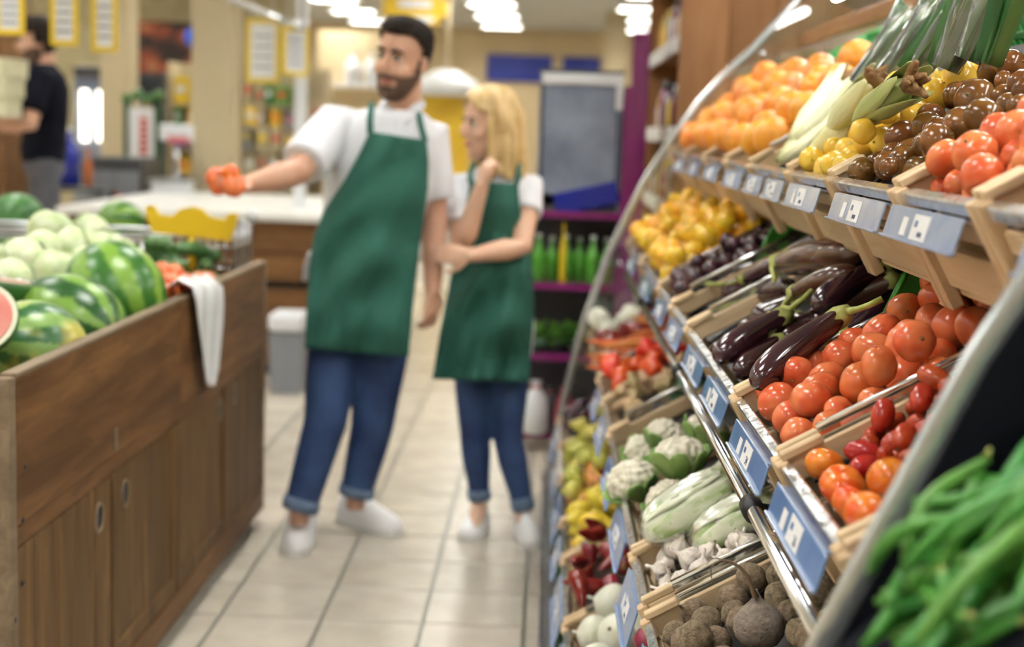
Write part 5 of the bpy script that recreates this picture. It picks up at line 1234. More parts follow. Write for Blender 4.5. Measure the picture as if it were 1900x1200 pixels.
GB = 'green bottles on the purple rack'
for k in range(6): bottle(998+25*k, 515, Yr+.05+.05*(k % 2), 88-6*(k % 2), 13, 'greenbottle', 'green bottle in the row on the upper purple shelf', 'whitepl', GB, standz=SH[1]+.002-.003)
o = bottle(1043, 515, Yr+.02, 112, 6, 'yellowpl', 'slim yellow bottle in front of the green ones', 'yellowpl', None, standz=SH[1]+.002-.003)
def leafy(px, z, Y, r, label, n=26, m='leafy'):
    p = atY(px, 600, Y); e = empty('leafy_plant', (p[0], Y, z), label=label, cat='greens', group='leafy greens on the purple rack')
    MB().limb([(0, 0, 0), (0, 0, r*.6)], [r*.5, r*.62], 12).build('pot', 'greenpaint', e)
    for k in range(n):
        an = random.uniform(0, 6.28); el = random.uniform(.2, 1.4); L = r*random.uniform(.9, 1.5); mb = MB(); rows = []
        for t in np.linspace(0, 1, 5):
            c = np.array([math.cos(an)*math.cos(el)*L*t, math.sin(an)*math.cos(el)*L*t*.8, r*.55+math.sin(el)*L*t-.35*r*t*t]); d = np.array([-math.sin(an), math.cos(an), 0])*r*.3*math.sin(math.pi*(.08+.9*t)); rows.append([c-d, c-np.array([0, 0, r*.04]), c+d])
        mb.loft(rows, cap=False, closed=False); solid(mb.build('leaf', m, e), .002)
for k, px in enumerate((1000, 1032, 1066)): leafy(px, SH[2]-.001, Yr+.08+.02*k, .1, ['leafy potted green at the left of the lower purple shelf', 'leafy potted green in the middle of the lower purple shelf', 'leafy potted green at the right of the lower purple shelf'][k])
def sack(px, z, Y, r, h_, m, label):
    p = atY(px, 700, Y); e = empty('sack', (p[0], Y, z), label=label, cat='bag', group='bags on the bottom purple shelf')
    MB().limb([(0, 0, q*h_) for q in (0, .08, .4, .7, .86, .93, 1.)], [r*.8, r, r*1.02, r*.85, r*.4, r*.3, r*.5], 12).build('body', m, e); tubeobj('tie', [(0, 0, .885*h_), (0, 0, .915*h_)], r*.42, 'redprint', e)
sack(995, SH[3]-.001, Yr-.02, .06, .24, 'whitepl', 'white tied bag at the left of the bottom purple shelf'); sack(1022, SH[3]-.001, Yr+.06, .05, .20, 'darkgrey', 'dark tied bag in the middle of the bottom purple shelf'); sack(1050, SH[3]-.001, Yr-.03, .05, .22, 'redonion', 'dark red tied bag at the right of the bottom purple shelf')
# wooden shelving behind the display
Yw = 5.95
e = empty('wooden_shelving', (1.0, 6.8, -.004), label='tall orange-brown wooden shelving behind the produce display', cat='shelving')
def wp(nm, x0, x1, y0, y1, z0, z1, m='shelfwood'): return box(nm, ((x0+x1)/2-1.0, (y0+y1)/2-6.8, (z0+z1)/2), (x1-x0, y1-y0, z1-z0), m, e, .003)
npl = 7
for k in range(npl): wp('end_plank', .52+k*.2, .52+(k+1)*.2-.003, Yw, Yw+.03, 0, 2.7)
wp('back', .95, .98, Yw+.03, 7.9, 0, 2.7); wp('far_end', .52, .95, 7.9, 7.93, 0, 2.7)
SW = [.35, .8, 1.15, 1.48, 1.86, 2.25, 2.66]
for z in SW: wp('shelf', .53, .95, Yw+.03, 7.9, z-.025, z)
for z in SW[1:6]: wp('label_strip', .515, .53, Yw+.04, 7.88, z-.055, z+.012, 'whitepl')
rnd = random.Random(11)
for z in SW[1:6]:
    y_ = Yw+.1
    k_ = 0
    while y_ < 7.8:
        bw = rnd.uniform(.07, .11); hh = rnd.uniform(.16, .25); k = empty('packet', (.60, y_, z-.003), label='small jar or packet on the wooden shelving beyond the display', cat='packet', group='goods on the wooden shelving')
        mm = rnd.choice(['amber', 'yellowsign', 'darkgrey', 'tan', 'whitepl', 'purple', 'redonion'])
        MB().limb([(0, 0, q*hh) for q in (0, .03, .7, .82)], [bw*.42, bw*.45, bw*.45, bw*.3], 10).build('jar', mm, k); MB().limb([(0, 0, .82*hh), (0, 0, hh)], [bw*.33, bw*.33], 10).build('lid', rnd.choice(['whitepl', 'yellowpl', 'darkgrey']), k)
        y_ += bw+.02
# loaves on shelves at the far left behind the dark-shirted man
e = empty('bread_rack', (-4.12, 9.3, -.004), label='dark wooden bread rack at the left picture edge', cat='rack')
BS_ = [.35, .68, 1.0, 1.32, 1.64, 1.96]
for s in (-1, 1): box('side', (s*.62, 0, 1.15), (.03, .5, 2.3), 'counterwood', e)
box('back', (0, .25, 1.15), (1.24, .02, 2.3), 'counterwood', e)
for z in BS_: box('shelf', (0, 0, z-.012), (1.2, .48, .02), 'counterwood', e)
for z in BS_:
    for k in range(6):
        o = obj('bread_loaf', MB().ell((0, 0, 0), (.095, .17, .075), 14, 10).mesh('bread_loaf', 'bread') if 'LOAF' not in X else X['LOAF'], None, (-4.64+k*.205, 9.27, z+.068), (0, 0, random.uniform(-.1, .1)))
        X['LOAF'] = o.data; tag(o, 'brown bread loaf on the dark wooden rack', 'bread', 'loaves on the bread rack')
        if k % 2: obj('crust_cut', MB().limb([(-.05, -.08, .066), (.04, .07, .068)], [.008, .008], 6).mesh('crust_cut', 'cardboard'), o)

# ================================================================== PEOPLE
def unit(v): v = np.array(v, float); return v/(np.linalg.norm(v)+1e-9)
def head_rings(grow=0., n=36, m=30):
    T = np.array([(-.117, .014, .060, .018), (-.106, .034, .078, -.002), (-.08, .051, .084, -.028), (-.05, .061, .086, -.055), (-.02, .067, .086, -.078), (.01, .071, .085, -.092), (.04, .0745, .089, -.098), (.07, .073, .082, -.094), (.095, .060, .060, -.075), (.111, .036, .030, -.047), (.118, .008, -.002, -.015)])
    out = []
    for z in np.linspace(-.117, .118, m):
        hw, f_, b_ = (np.interp(z, T[:, 0], T[:, k]) for k in (1, 2, 3)); c = (f_+b_)/2; d = (f_-b_)/2
        ring_ = []
        for j in range(n):
            a = 2*math.pi*j/n; s_, k_ = math.sin(a), math.cos(a)
            x = (hw+grow)*k_; y = c+(d+grow)*s_; ring_.append(np.array([x, y, z*(1+grow*4)+(grow*.6 if z > .05 else 0)]))
        out.append(ring_)
    return out
def frame(pos, fwd, up, s=1.):
    fwd = unit(fwd); up = unit(np.array(up)-fwd*np.dot(up, fwd)); rt = np.cross(fwd, up)
    M3 = np.stack([rt, fwd, up], 1)*s; pos = np.array(pos, float)
    return lambda p: pos+M3@np.array(p, float)
def add_head(mb, T):
    mb.loft([[T(p) for p in r] for r in head_rings()])
    def el(c, r): 
        b = MB().ell(c, r, 12, 8); mb.add([T(p) for p in b.v], b.f)
    b = MB().limb([(0, .080, .022), (0, .093, .004), (0, .105, -.016), (0, .100, -.028), (0, .082, -.034)], [(.008, .008), (.010, .010), (.014, .012), (.016, .010), (.012, .008)], 10); mb.add([T(p) for p in b.v], b.f)
    for s in (-1, 1):
        el((s*.073, -.012, -.004), (.010, .018, .031)); el((s*.03, .078, .030), (.024, .010, .008)); el((s*.042, .062, -.028), (.022, .02, .02))
    el((0, .078, -.062), (.024, .012, .011)); el((0, .072, -.098), (.02, .015, .014))
def face_kids(root, T, o0, sc=1., brow='hair', lip='lips', browr=.0045):
    def kid(nm, b, m): mb = MB(); mb.add([T(p)-o0 for p in b.v], b.f); return mb.build(nm, m, root)
    for s in (-1, 1):
        e = kid('eye', MB().ell((s*.031, .0735, .008), (.0135, .0125, .0085), 12, 8), 'eyewhite')
        mb = MB().ell((s*.031-.003, .0835, .008), (.0062, .0035, .0062), 10, 6); q = MB(); q.add([T(p)-o0 for p in mb.v], mb.f); q.build('iris', 'iris', e)
        kid('eyelid', MB().limb([(s*.016, .083, .012), (s*.031, .0875, .0175), (s*.046, .079, .012)], [.002, .0025, .002], 6), brow)
        kid('eyebrow', MB().limb([(s*.013, .0885, .026), (s*.03, .090, .033), (s*.051, .076, .028)], [browr, browr*1.2, browr*.6], 8), brow)
    kid('mouth', MB().limb([(-.023, .078, -.063), (-.010, .0885, -.061), (0, .090, -.0625), (.010, .0885, -.061), (.023, .078, -.063)], [(.003, .003), (.0055, .0075), (.0055, .0075), (.0055, .0075), (.003, .003)], 10), lip)
def shell(rings, keep, T, o0):
    v = [p for r in rings for p in r]; n = len(rings[0]); f = []
    for i in range(len(rings)-1):
        for j in range(n):
            q = [i*n+j, i*n+(j+1) % n, (i+1)*n+(j+1) % n, (i+1)*n+j]
            if keep(sum(v[k] for k in q)/4): f.append(q)
    used = sorted({k for q in f for k in q}); mp_ = {k: i for i, k in enumerate(used)}
    mb = MB(); mb.add([T(v[k])-o0 for k in used], [[mp_[k] for k in q] for q in f]); return mb
def hand(mb, wrist, d, nrm, side, curl=.4, spread=.12, s=1., gap=0.):
    """palm and five bent fingers; d = pointing direction, nrm = back-of-hand normal, side = thumb side (+1/-1)"""
    d = unit(d); nrm = unit(np.array(nrm)-d*np.dot(nrm, d)); t = np.cross(d, nrm)*side; w0 = np.array(wrist, float)
    rows = []
    for q, hw, th in ((-.01, .026, .02), (.02, .034, .019), (.05, .041, .017), (.085, .042, .014), (.095, .038, .010)):
        rows.append([w0+d*q*s+t*hw*s*math.cos(a)+nrm*th*s*math.sin(a) for a in np.linspace(0, 2*math.pi, 14, endpoint=False)])
    mb.loft(rows)
    for k, (off, L, r) in enumerate(((.030, .072, .0085), (.010, .082, .009), (-.011, .076, .0085), (-.030, .060, .0078))):
        p = w0+d*.085*s+t*off*s; an = curl*.5; dd = d+t*off*spread*8; pts = [p-d*.02*s, p]; 
        for q in (.42, .32, .26):
            dv = unit(dd)*math.cos(an)-nrm*math.sin(an); p = p+dv*L*q*s; pts.append(p); an += curl*(1.1 if q < .4 else 1.3)
        mb.limb(pts, [r*s*1.05, r*s*1.05, r*s, r*s*.95, r*s*.8], 8)
    p = w0+d*.022*s+t*.028*s; q1 = p+(d*.6+t*.75-nrm*.2)*.036*s; q2 = q1+(d*.85+t*.35-nrm*.35)*.032*s; q3 = q2+(d*.9+t*.05-nrm*.5)*.024*s
    mb.limb([p-d*.01*s, p, q1, q2, q3], [.014*s, .014*s, .012*s, .0105*s, .008*s], 8)
def torso_rows(rows, side, fwd, n=26, grow=0.):
    out = []
    for c, a, b_ in rows:
        c = np.array(c); ring_ = []
        for j in range(n):
            t = 2*math.pi*j/n; k, s_ = math.cos(t), math.sin(t)
            ring_.append(c+side*(a+grow)*np.sign(k)*abs(k)**.82+fwd*(b_+grow)*np.sign(s_)*abs(s_)**.9)
        out.append(ring_)
    return out
def shoe(root, o0, heel, toe, w_, h_=.085, m='shoe'):
    d = unit(np.array(toe)-np.array(heel)); L = np.linalg.norm(np.array(toe)-np.array(heel)); t = np.cross(d, (0, 0, 1)); z = np.array([0, 0, 1.]); rows = []; sole = []
    for q, hw, hh in ((0, .5, .55), (.03, .72, .85), (.12, .82, 1.), (.3, .84, .98), (.45, .9, .86), (.6, 1., .70), (.75, 1., .56), (.88, .86, .46), (.96, .6, .36), (1., .3, .25)):
        c = np.array(heel)+d*L*q; rows.append([c+t*w_*hw*math.cos(a)+z*(.018+h_*hh*max(0, math.sin(a))) for a in np.linspace(-.15, math.pi+.15, 12)]+[c-t*w_*hw*.9+z*.012, c+t*w_*hw*.9+z*.012])
        sole.append([c+t*w_*(hw*1.04)*k+z*zz for k, zz in ((1, 0), (1, .022), (-1, .022), (-1, 0))])
    mb = MB(); mb.loft([[p-o0 for p in r] for r in rows]); o = obj('shoe', remesh(mb, m, .007, 4, 'shoe'), root)
    mb = MB(); mb.loft([[p-o0 for p in r] for r in sole]); mb.build('sole', 'sole', o, False)
    for k in range(4):
        c = np.array(heel)+d*L*(.36+.075*k)+z*(.020+h_*(.93-.13*k)); tubeobj('lace', [c-t*w_*.42-o0-z*.006, c+z*.004-o0, c+t*w_*.42-o0-z*.006], .0032, 'sole', o, 6)
def apron(root, o0, rows, bulge, m='apron', folds=1., seed=0):
    """rows: (pxL, pxR, py, Ycentre) – cloth curved round the front of the body"""
    g = []
    rr = random.Random(seed); N = 28
    ys = [r[2] for r in rows]; fine = np.linspace(ys[0], ys[-1], 46)
    for py in fine:
        L, R_, Yc = (np.interp(py, ys, [r[k] for r in rows]) for k in (0, 1, 3)); bl = np.interp(py, ys, bulge); row = []
        for s in np.linspace(-1, 1, N):
            px = (L+R_)/2+(R_-L)/2*s; sk = np.interp(s, [-1, 1], [rows[0][4] if len(rows[0]) > 4 else 0, rows[0][5] if len(rows[0]) > 5 else 0])
            q = (py-ys[0])/(ys[-1]-ys[0]); Y = Yc-bl*(math.cos(s*1.35)-math.cos(1.35))/(1-math.cos(1.35))
            Y -= folds*(.016*math.sin(5*s+10*q+seed)*(.2+q)*(1-s*s)+.012*math.sin(21*q-4*s*s+3*s+seed)*(.4+.6*q)*(1-s*s)+.007*math.sin(15*s+4*q)*q*q)
            row.append(atY(px, py+sk+(rr.random()-.5)*.1, Y)-o0)
        g.append(row)
    mb = MB(); mb.loft(g, cap=False, closed=False); o = mb.build('apron', m, root); solid(o, .004, 0); return o

# ---------------------------------------------------------------- the bearded man with the green apron
def man():
    Y0 = 4.86; J = lambda px, py, dy=0.: atY(px, py, Y0+dy)
    root = empty('person', (atZ(620, 1010)[0], 4.8, 0), label='bearded dark-haired man in white shirt and long green apron holding tomatoes', cat='person'); o0 = np.array(root.location)
    fw = unit((-.18, -1, 0)); sd = unit(J(800, 235)-J(618, 222)); sd = unit(sd-fw*np.dot(sd, fw))
    hip = J(668, 590); hipL, hipR = J(622, 640, -.02), J(708, 640, .02); kL, kR = J(603, 785, -.10), J(690, 795, .0); aL, aR = J(556, 945, -.16), J(660, 918, -.02)
    waist = J(682, 460); chest = J(703, 320); nb = J(742, 208)
    shL, elL, wrL = J(622, 232, -.02), J(553, 318, -.24), J(462, 342, -.33); shR, elR, wrR = J(797, 250, .03), J(806, 400, .05), J(803, 535, .0)
    hc = J(748, 112, -.05); T0 = frame(hc, (-.52, -1, -.06), (.16, 0, 1), 1.12); T = lambda p: T0((p[0]*.92, p[1]*.96, p[2]))
    rows = [(J(664, 655), .155, .10), (J(668, 600), .175, .112), (J(676, 520), .168, .108), (J(686, 440), .165, .108), (J(700, 350), .182, .118), (J(708, 290), .195, .118), (J(712, 245), .19, .105), (J(722, 215), .14, .085), (J(735, 203), .085, .07)]
    def arms(mb, g=0., sleeve=False):
        if sleeve:
            mb.limb([shL+sd*.06, shL, shL+(elL-shL)*.45, shL+(elL-shL)*.86], [.062, .078, .079, .082], 16); mb.limb([shR-sd*.06, shR, shR+(elR-shR)*.45, shR+(elR-shR)*.78], [.062, .074, .073, .074], 16)
        else:
            mb.limb([shL+sd*.05, shL, (shL+elL)/2, elL, elL+(wrL-elL)*.3, wrL, wrL+unit(wrL-elL)*.02], [.05, .056, .053, .046, .047, .031, .029], 14)
            mb.limb([shR-sd*.05, shR, (shR+elR)/2, elR, elR+(wrR-elR)*.3, wrR, wrR+unit(wrR-elR)*.02], [.05, .056, .052, .044, .046, .03, .028], 14)
    mb = MB(); add_head(mb, T); mb.limb([T((0, -.025, -.05)), T((0, -.03, -.11)), nb-np.array([0, 0, .03])], [.056, .057, .066], 16)
    mb.loft(torso_rows(rows[1:], sd, -fw, grow=-.012)); arms(mb)
    for h_, k, a in ((hipL, kL, aL), (hipR, kR, aR)): mb.limb([h_+np.array([0, 0, .05]), h_, (h_+k)/2, k, k+(a-k)*.35, a, a-np.array([0, 0, .05])], [.08, .083, .07, .053, .054, .036, .035], 14)
    hand(mb, wrL, unit(wrL-elL)+np.array([0, -.2, .1]), (0, .3, -1), 1, .75, s=1.05)
    hand(mb, wrR, (-.02, -.05, -1), (.8, -.5, 0), -1, .55, s=1.05)
    mb.v = [tuple(np.array(p)-o0) for p in mb.v]; obj('body', remesh(mb, 'skin', .006, 4), root)
    face_kids(root, T, o0)
    hk = shell(head_rings(.008, 48, 44), lambda p: (p[2] > .082 and p[1] > .03) or (p[1] <= .055 and p[2] > .045+.03*max(0, p[1]/.05)) or (p[1] < .012 and p[2] > .022) or (p[1] < -.03 and p[2] > -.02), T, o0); q = solid(hk.build('hair', 'hair', root), .006, 0)
    tp_ = MB(); tp_.ell((0, .016, .098), (.060, .074, .036), 18, 10); t2 = MB(); t2.add([T(p)-o0 for p in tp_.v], tp_.f); t2.build('hair_top', 'hair', q)
    rnd = random.Random(4)
    for k in range(46):
        a = rnd.uniform(0, 6.28); q_ = rnd.uniform(0, 1)**.5; b0 = np.array([.062*q_*math.cos(a), .010+.078*q_*math.sin(a), .118-.03*q_*q_]); d_ = np.array([rnd.uniform(-.012, .012)+.010, rnd.uniform(.0, .02), rnd.uniform(.006, .016)])
        MB().limb([T(b0-d_*.6)-o0, T(b0+d_*.3)-o0, T(b0+d_)-o0], [.0085, .0075, .003], 6).build('hair_tuft', 'hair', q)
    bk_ = shell(head_rings(.003, 60, 60), lambda p: p[1] > -.012 and ((p[2] < -.076) or (p[2] < -.036-.2*max(0, p[1]-.02) and abs(p[0]) > .034) or (p[2] < .01 and abs(p[0]) > .066 and p[1] < .02) or (-.053 < p[2] < -.043 and p[1] > .06)), T, o0); solid(bk_.build('beard', 'beard', root), .005, 0)
    mb = MB(); mb.loft(torso_rows(rows[1:], sd, -fw, grow=.004)); arms(mb, 0, True); mb.v = [tuple(np.array(p)-o0) for p in mb.v]; sh = obj('shirt', remesh(mb, 'shirt', .009, 6), root)
    for s, (a, b_) in ((0, ((715, 196), (738, 232))), (1, ((775, 196), (752, 232)))):
        A, B = J(*a, -.045), J(*b_, -.10); c = (A+B)/2; MB().limb([A-o0+np.array([0, .05, .015]), A-o0, c-o0, B-o0], [(.02, .008), (.026, .008), (.024, .008), (.008, .006)], 8).build('collar', 'shirt', sh)
    jn = MB(); jn.loft(torso_rows([(hip+np.array([0, 0, .06]), .165, .112), (hip, .178, .12), (hip-np.array([0, 0, .09]), .165, .115)], sd, -fw))
    for h_, k, a in ((hipL, kL, aL), (hipR, kR, aR)): jn.limb([h_+np.array([0, 0, .04]), h_-np.array([0, 0, .03]), (h_+k)/2, k, k+(a-k)*.35, k+(a-k)*.75, a], [.09, .095, .086, .074, .069, .061, .058], 18)
    jn.v = [tuple(np.array(p)-o0) for p in jn.v]; jo = obj('jeans', remesh(jn, 'denim', .009, 5), root)
    for k, a in ((kL, aL), (kR, aR)): MB().limb([a+(k-a)*.13-o0, a+(k-a)*.11-o0, a-o0, a+(a-k)*.02-o0], [.058, .066, .063, .056], 18).build('rolled_cuff', 'cuff', jo)
    hl = atZ(556, 985); hl[2] = 0; tl = atZ(546, 1034); shoe(root, o0, hl+np.array([0, .12, 0]), tl, .058, .125); hr = atZ(632, 968); tr_ = atZ(742, 996); shoe(root, o0, hr, tr_, .056, .115)
    ap = apron(root, o0, [(686, 791, 246, Y0-.135, -2, 14), (668, 795, 285, Y0-.13), (640, 794, 335, Y0-.12), (603, 786, 390, Y0-.10), (582, 779, 440, Y0-.09), (574, 772, 500, Y0-.095), (570, 765, 570, Y0-.11), (566, 758, 648, Y0-.11)], [.03, .045, .06, .085, .09, .085, .075, .06], folds=1.7, seed=2)
    for pts in (((687, 248), (686, 222), (690, 190)), ((789, 262), (783, 240), (776, 208))):
        A = [J(px, py, -.14+.035*k) for k, (px, py) in enumerate(pts)]; MB().limb([p-o0 for p in A], [(.011, .003)]*3, 8).build('strap', 'apron', ap)
    tubeobj('waist_tie', [J(578, 470, -.05)-o0, J(570, 490, .02)-o0, J(566, 520, .03)-o0], .012, 'shirt', ap)
    # tomatoes on the vine in his hand
    hpos = wrL+unit(wrL-elL)*.07
    for k, (px, py, r) in enumerate(((402, 330, .036), (433, 343, .040), (405, 345, .030), (428, 322, .030))):
        put(ORA[0] if k == 3 else TOM[k % 3], atY(px, py, hpos[1]-.05-.02*(k % 2)), r, (1.2, .3*k, .4), ['red tomato held out in the man\'s hand, leftmost', 'red tomato held out in the man\'s hand, nearest his wrist', 'red tomato held out in the man\'s hand, lowest', 'orange-red tomato held out in the man\'s hand, topmost'][k], 'tomato', 'tomatoes in the hand')
man()

# ---------------------------------------------------------------- the blond woman
def woman():
    Y0 = 5.06; J = lambda px, py, dy=0.: atY(px, py, Y0+dy)
    root = empty('person', (atZ(930, 1000)[0], 4.96, 0), label='blond woman in white t-shirt and green apron with a hand at her chin', cat='person'); o0 = np.array(root.location)
    fw = unit((-.12, -1, 0)); sd = unit(J(978, 338)-J(852, 336)); sd = unit(sd-fw*np.dot(sd, fw))
    hip = J(915, 610); hipL, hipR = J(880, 650, -.01), J(945, 650, .01); kL, kR = J(880, 800, -.04), J(942, 810, -.04); aL, aR = J(890, 925, -.02), J(972, 945, -.08)
    nb = J(922, 305); shL, elL, wrL = J(855, 342, -.01), J(854, 468, -.16), J(893, 348, -.24); shR, elR, wrR = J(982, 345, .01), J(968, 458, -.14), J(872, 474, -.25)
    hc = J(908, 232, -.03); T = frame(hc, (-1., -.55, -.08), (.05, 0, 1), 1.0)
    rows = [(J(913, 660), .14, .10), (J(914, 610), .150, .105), (J(914, 550), .135, .095), (J(914, 485), .115, .085), (J(915, 430), .118, .092), (J(917, 385), .13, .10), (J(918, 350), .132, .085), (J(920, 325), .10, .07), (J(921, 310), .06, .055)]
    mb = MB(); add_head(mb, T); mb.limb([T((0, -.025, -.05)), T((0, -.03, -.11)), nb-np.array([0, 0, .03])], [.044, .044, .052], 14)
    mb.loft(torso_rows(rows, sd, -fw, grow=-.01))
    for s, (a, b_, c) in ((1, (shL, elL, wrL)), (-1, (shR, elR, wrR))): mb.limb([a+sd*.04*s, a, (a+b_)/2, b_, b_+(c-b_)*.3, c, c+unit(c-b_)*.02], [.036, .045, .042, .037, .039, .025, .024], 14)
    for h_, k, a in ((hipL, kL, aL), (hipR, kR, aR)): mb.limb([h_+np.array([0, 0, .05]), h_, (h_+k)/2, k, k+(a-k)*.35, a, a-np.array([0, 0, .045])], [.07, .073, .062, .044, .046, .03, .03], 14)
    for a, d in ((aL, (-.15, -1, 0)), (aR, (.25, -1, 0))): mb.limb([a-np.array([0, 0, .03]), a-np.array([0, 0, .055])+unit(d)*.06, np.array([a[0], a[1], .03])+unit(d)*.14], [.032, .03, .024], 10)
    hand(mb, wrL, (.25, -.1, 1.), (-.9, -.5, 0), -1, 1.15, s=.88); hand(mb, wrR, (-1, -.15, .05), (0, -1, .1), -1, .5, s=.88)
    mb.v = [tuple(np.array(p)-o0) for p in mb.v]; obj('body', remesh(mb, 'skinw', .0055, 4), root)
    face_kids(root, T, o0, brow='hair', browr=.003)
    # bob: layered shell round the head, open at the face
    Tt = np.array([(-.175, .088, -.118, .030), (-.13, .092, -.122, .036), (-.08, .090, -.122, .040), (-.03, .088, -.121, .050), (.02, .088, -.120, .075), (.06, .088, -.116, .096), (.09, .080, -.105, .088), (.115, .060, -.080, .062), (.132, .03, -.045, .025), (.137, .004, -.015, -.008)]); rg_ = []
    for z in np.linspace(-.175, .137, 40):
        hw, b_, f_ = (np.interp(z, Tt[:, 0], Tt[:, k]) for k in (1, 2, 3)); wv = .004*math.sin(z*60)
        rg_.append([np.array([(hw+wv+.005*math.sin(9*a))*math.cos(a), (f_+b_)/2+((f_-b_)/2+wv+.004*math.sin(11*a))*math.sin(a), z-.012*math.sin(7*a)*(z < -.12)]) for a in np.linspace(0, 2*math.pi, 60, endpoint=False)])
    hk = shell(rg_, lambda p: not (p[1] > .028 and p[2] < .094-.75*max(0, abs(p[0])-.012) and abs(p[0]) < .086), T, o0); ho = solid(hk.build('hair', 'blond', root), .014, 0)
    for k in range(14):
        a = -2.9+k*.42; A = [np.array([.095*math.cos(a)*q, -.02+.10*math.sin(a)*q, z]) for z, q in ((.06, .92), (-.02, 1.), (-.1, 1.03), (-.17, .95+.1*math.sin(k)), (-.19, .86))]
        if A[1][1] > .035: continue
        MB().limb([T(p)-o0 for p in A], [.010, .014, .014, .011, .004], 7).build('lock', 'blond', ho)
    mb = MB(); mb.loft(torso_rows(rows, sd, -fw, grow=.004))
    mb.limb([shL+sd*.05, shL, shL+(elL-shL)*.35, shL+(elL-shL)*.62-np.array([.012, 0, 0])], [.048, .056, .056, .062], 14); mb.limb([shR-sd*.05, shR, shR+(elR-shR)*.32, shR+(elR-shR)*.46], [.048, .056, .056, .061], 14)
    mb.v = [tuple(np.array(p)-o0) for p in mb.v]; obj('t_shirt', remesh(mb, 'shirt', .008, 6), root)
    jn = MB(); jn.loft(torso_rows([(hip+np.array([0, 0, .06]), .14, .10), (hip, .15, .108), (hip-np.array([0, 0, .08]), .14, .10)], sd, -fw))
    for h_, k, a in ((hipL, kL, aL), (hipR, kR, aR)): jn.limb([h_+np.array([0, 0, .04]), h_, (h_+k)/2, k, k+(a-k)*.35, k+(a-k)*.75, a], [.078, .08, .07, .054, .054, .042, .037], 16)
    jn.v = [tuple(np.array(p)-o0) for p in jn.v]; jo = obj('jeans', remesh(jn, 'denim', .008, 5), root)
    for k, a in ((kL, aL), (kR, aR)): MB().limb([a+(k-a)*.16-o0, a+(k-a)*.14-o0, a-o0, a+(a-k)*.015-o0], [.040, .045, .043, .036], 16).build('rolled_cuff', 'cuff', jo)
    hl = atZ(895, 985); tl = atZ(868, 1010); shoe(root, o0, np.array([aL[0]+.012, aL[1]+.05, 0]), np.array([tl[0]-.01, aL[1]-.17, 0]), .043, .088); shoe(root, o0, np.array([aR[0]-.012, aR[1]+.05, 0]), np.array([aR[0]+.045, aR[1]-.16, 0]), .043, .088)
    ap = apron(root, o0, [(872, 962, 338, Y0-.125, -3, 3), (866, 964, 380, Y0-.12), (858, 972, 430, Y0-.10), (845, 984, 475, Y0-.09), (834, 990, 530, Y0-.09), (820, 989, 600, Y0-.10), (802, 981, 706, Y0-.10, 0, 18)], [.02, .035, .045, .06, .075, .075, .06], folds=2.2, seed=5)
    for pts in (((874, 342), (872, 322), (880, 302)), ((958, 342), (962, 322), (962, 300))):
        A = [J(px, py, -.13+.035*k) for k, (px, py) in enumerate(pts)]; MB().limb([p-o0 for p in A], [(.010, .003)]*3, 8).build('strap', 'apron', ap)
woman()

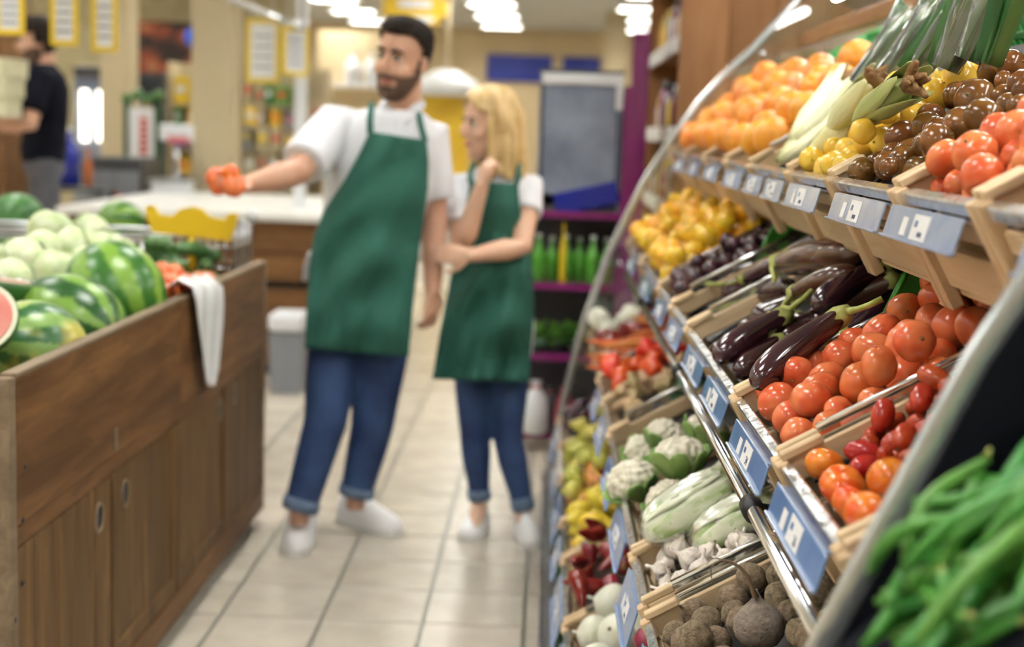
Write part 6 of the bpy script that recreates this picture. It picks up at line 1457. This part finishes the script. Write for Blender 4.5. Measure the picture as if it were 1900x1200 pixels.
# ---------------------------------------------------------------- the man in the dark shirt carrying cartons
def carrier():
    Y0 = 8.3; J = lambda px, py, dy=0.: atY(px, py, Y0+dy)
    zf = .125; root = empty('person', (J(78, 300)[0], Y0, zf-.004), label='dark-haired man in navy shirt and grey jeans carrying pale cartons', cat='person'); o0 = np.array(root.location)
    fw = unit((-1, -.35, 0)); sd = np.array([fw[1], -fw[0], 0.])*-1
    top = J(68, 40); hc = J(70, 78); T = frame(hc, (-1, -.3, -.12), (-.05, 0, 1), 1.12)
    hip = J(82, 290); wa = J(84, 240); ch = J(86, 165); nb = J(80, 122)
    rows = [(J(80, 300), .165, .12), (J(81, 270), .17, .125), (wa, .165, .12), (J(85, 200), .175, .125), (ch, .19, .125), (J(86, 140), .18, .10), (J(82, 124), .10, .07), (J(80, 118), .07, .06)]
    shN, shF = J(90, 145)-sd*.0+np.array([.02, -.19, 0]), J(84, 145)+np.array([-.03, .19, 0])
    elN, elF = shN+np.array([-.02, -.12, -.27]), shF+np.array([-.08, -.12, -.28]); wrN = elN+np.array([-.24, -.06, -.01]); wrF = elF+np.array([-.24, -.12, .0])
    mb = MB(); add_head(mb, T); mb.limb([T((0, -.025, -.05)), T((0, -.03, -.11)), nb-np.array([0, 0, .03])], [.055, .056, .065], 12); mb.loft(torso_rows(rows, sd, -fw, grow=-.012))
    for a, b_, c, s in ((shN, elN, wrN, 1), (shF, elF, wrF, -1)): mb.limb([a-unit(a-ch)*.05, a, (a+b_)/2, b_, b_+(c-b_)*.3, c], [.05, .056, .05, .045, .045, .03], 12); hand(mb, c, (-1, 0, .1), (0, 0, -1), s, .4, s=1.05)
    legs = []
    for s in (-1, 1):
        h_ = hip+sd*.09*s-np.array([0, 0, .06]); k = np.array([h_[0]+.02*s, h_[1], zf+.47]); a = np.array([h_[0]+.03+.05*s, h_[1], zf+.09]); legs.append((h_, k, a)); mb.limb([h_+np.array([0, 0, .05]), h_, (h_+k)/2, k, k+(a-k)*.35, a], [.08, .083, .07, .053, .054, .036], 12)
    mb.v = [tuple(np.array(p)-o0) for p in mb.v]; obj('body', remesh(mb, 'skin', .008, 4), root); face_kids(root, T, o0)
    hk = shell(head_rings(.012, 40, 36), lambda p: (p[2] > .075 and p[1] > .03) or (p[1] <= .05 and p[2] > .045) or (p[1] < .012 and p[2] > -.01) or (p[1] < -.03 and p[2] > -.06), T, o0); solid(hk.build('hair', 'hair', root), .014, 0)
    bk_ = shell(head_rings(.005, 40, 36), lambda p: p[1] > -.012 and ((p[2] < -.072) or (p[2] < -.03 and abs(p[0]) > .034)), T, o0); solid(bk_.build('beard', 'beard', root), .006, 0)
    mb = MB(); mb.loft(torso_rows(rows, sd, -fw, grow=.006))
    for a, b_ in ((shN, elN), (shF, elF)): mb.limb([a-unit(a-ch)*.06, a, a+(b_-a)*.45, a+(b_-a)*.75], [.06, .072, .070, .073], 12)
    mb.v = [tuple(np.array(p)-o0) for p in mb.v]; obj('shirt', remesh(mb, 'navy', .011, 5), root)
    jn = MB(); jn.loft(torso_rows([(hip+np.array([0, 0, .03]), .165, .12), (hip-np.array([0, 0, .1]), .165, .115)], sd, -fw))
    for h_, k, a in legs: jn.limb([h_+np.array([0, 0, .04]), h_, (h_+k)/2, k, k+(a-k)*.4, a-np.array([0, 0, .02])], [.09, .092, .082, .07, .066, .058], 14)
    jn.v = [tuple(np.array(p)-o0) for p in jn.v]; obj('jeans', remesh(jn, 'greyjean', .011, 5), root)
    for h_, k, a in legs: q = np.array([a[0], a[1], zf]); shoe(root, o0, q-fw*.07, q+fw*.2, .048, .085, 'darkgrey')
    # cartons on his forearms
    zc = min(wrN[2], wrF[2])+.05; c0 = (wrN+wrF)/2+np.array([.2, -.40, 0])
    for k in range(3):
        e = empty('carton', (c0[0]-.06+.012*k, c0[1], zc+.105*k), (0, 0, .1-.07*k), ['lowest of the three pale cartons in the carrier\'s arms', 'middle of the three pale cartons in the carrier\'s arms', 'topmost of the three pale cartons in the carrier\'s arms'][k], 'carton', 'cartons being carried')
        box('body', (0, 0, .05), (.36, .34, .10), 'cardboard', e, .004); box('lid', (0, 0, .094), (.368, .348, .014), 'cardboard', e, .003); box('tape', (0, 0, .1015), (.366, .05, .002), 'tan', e, 0)
carrier()
bpy.context.view_layer.update()
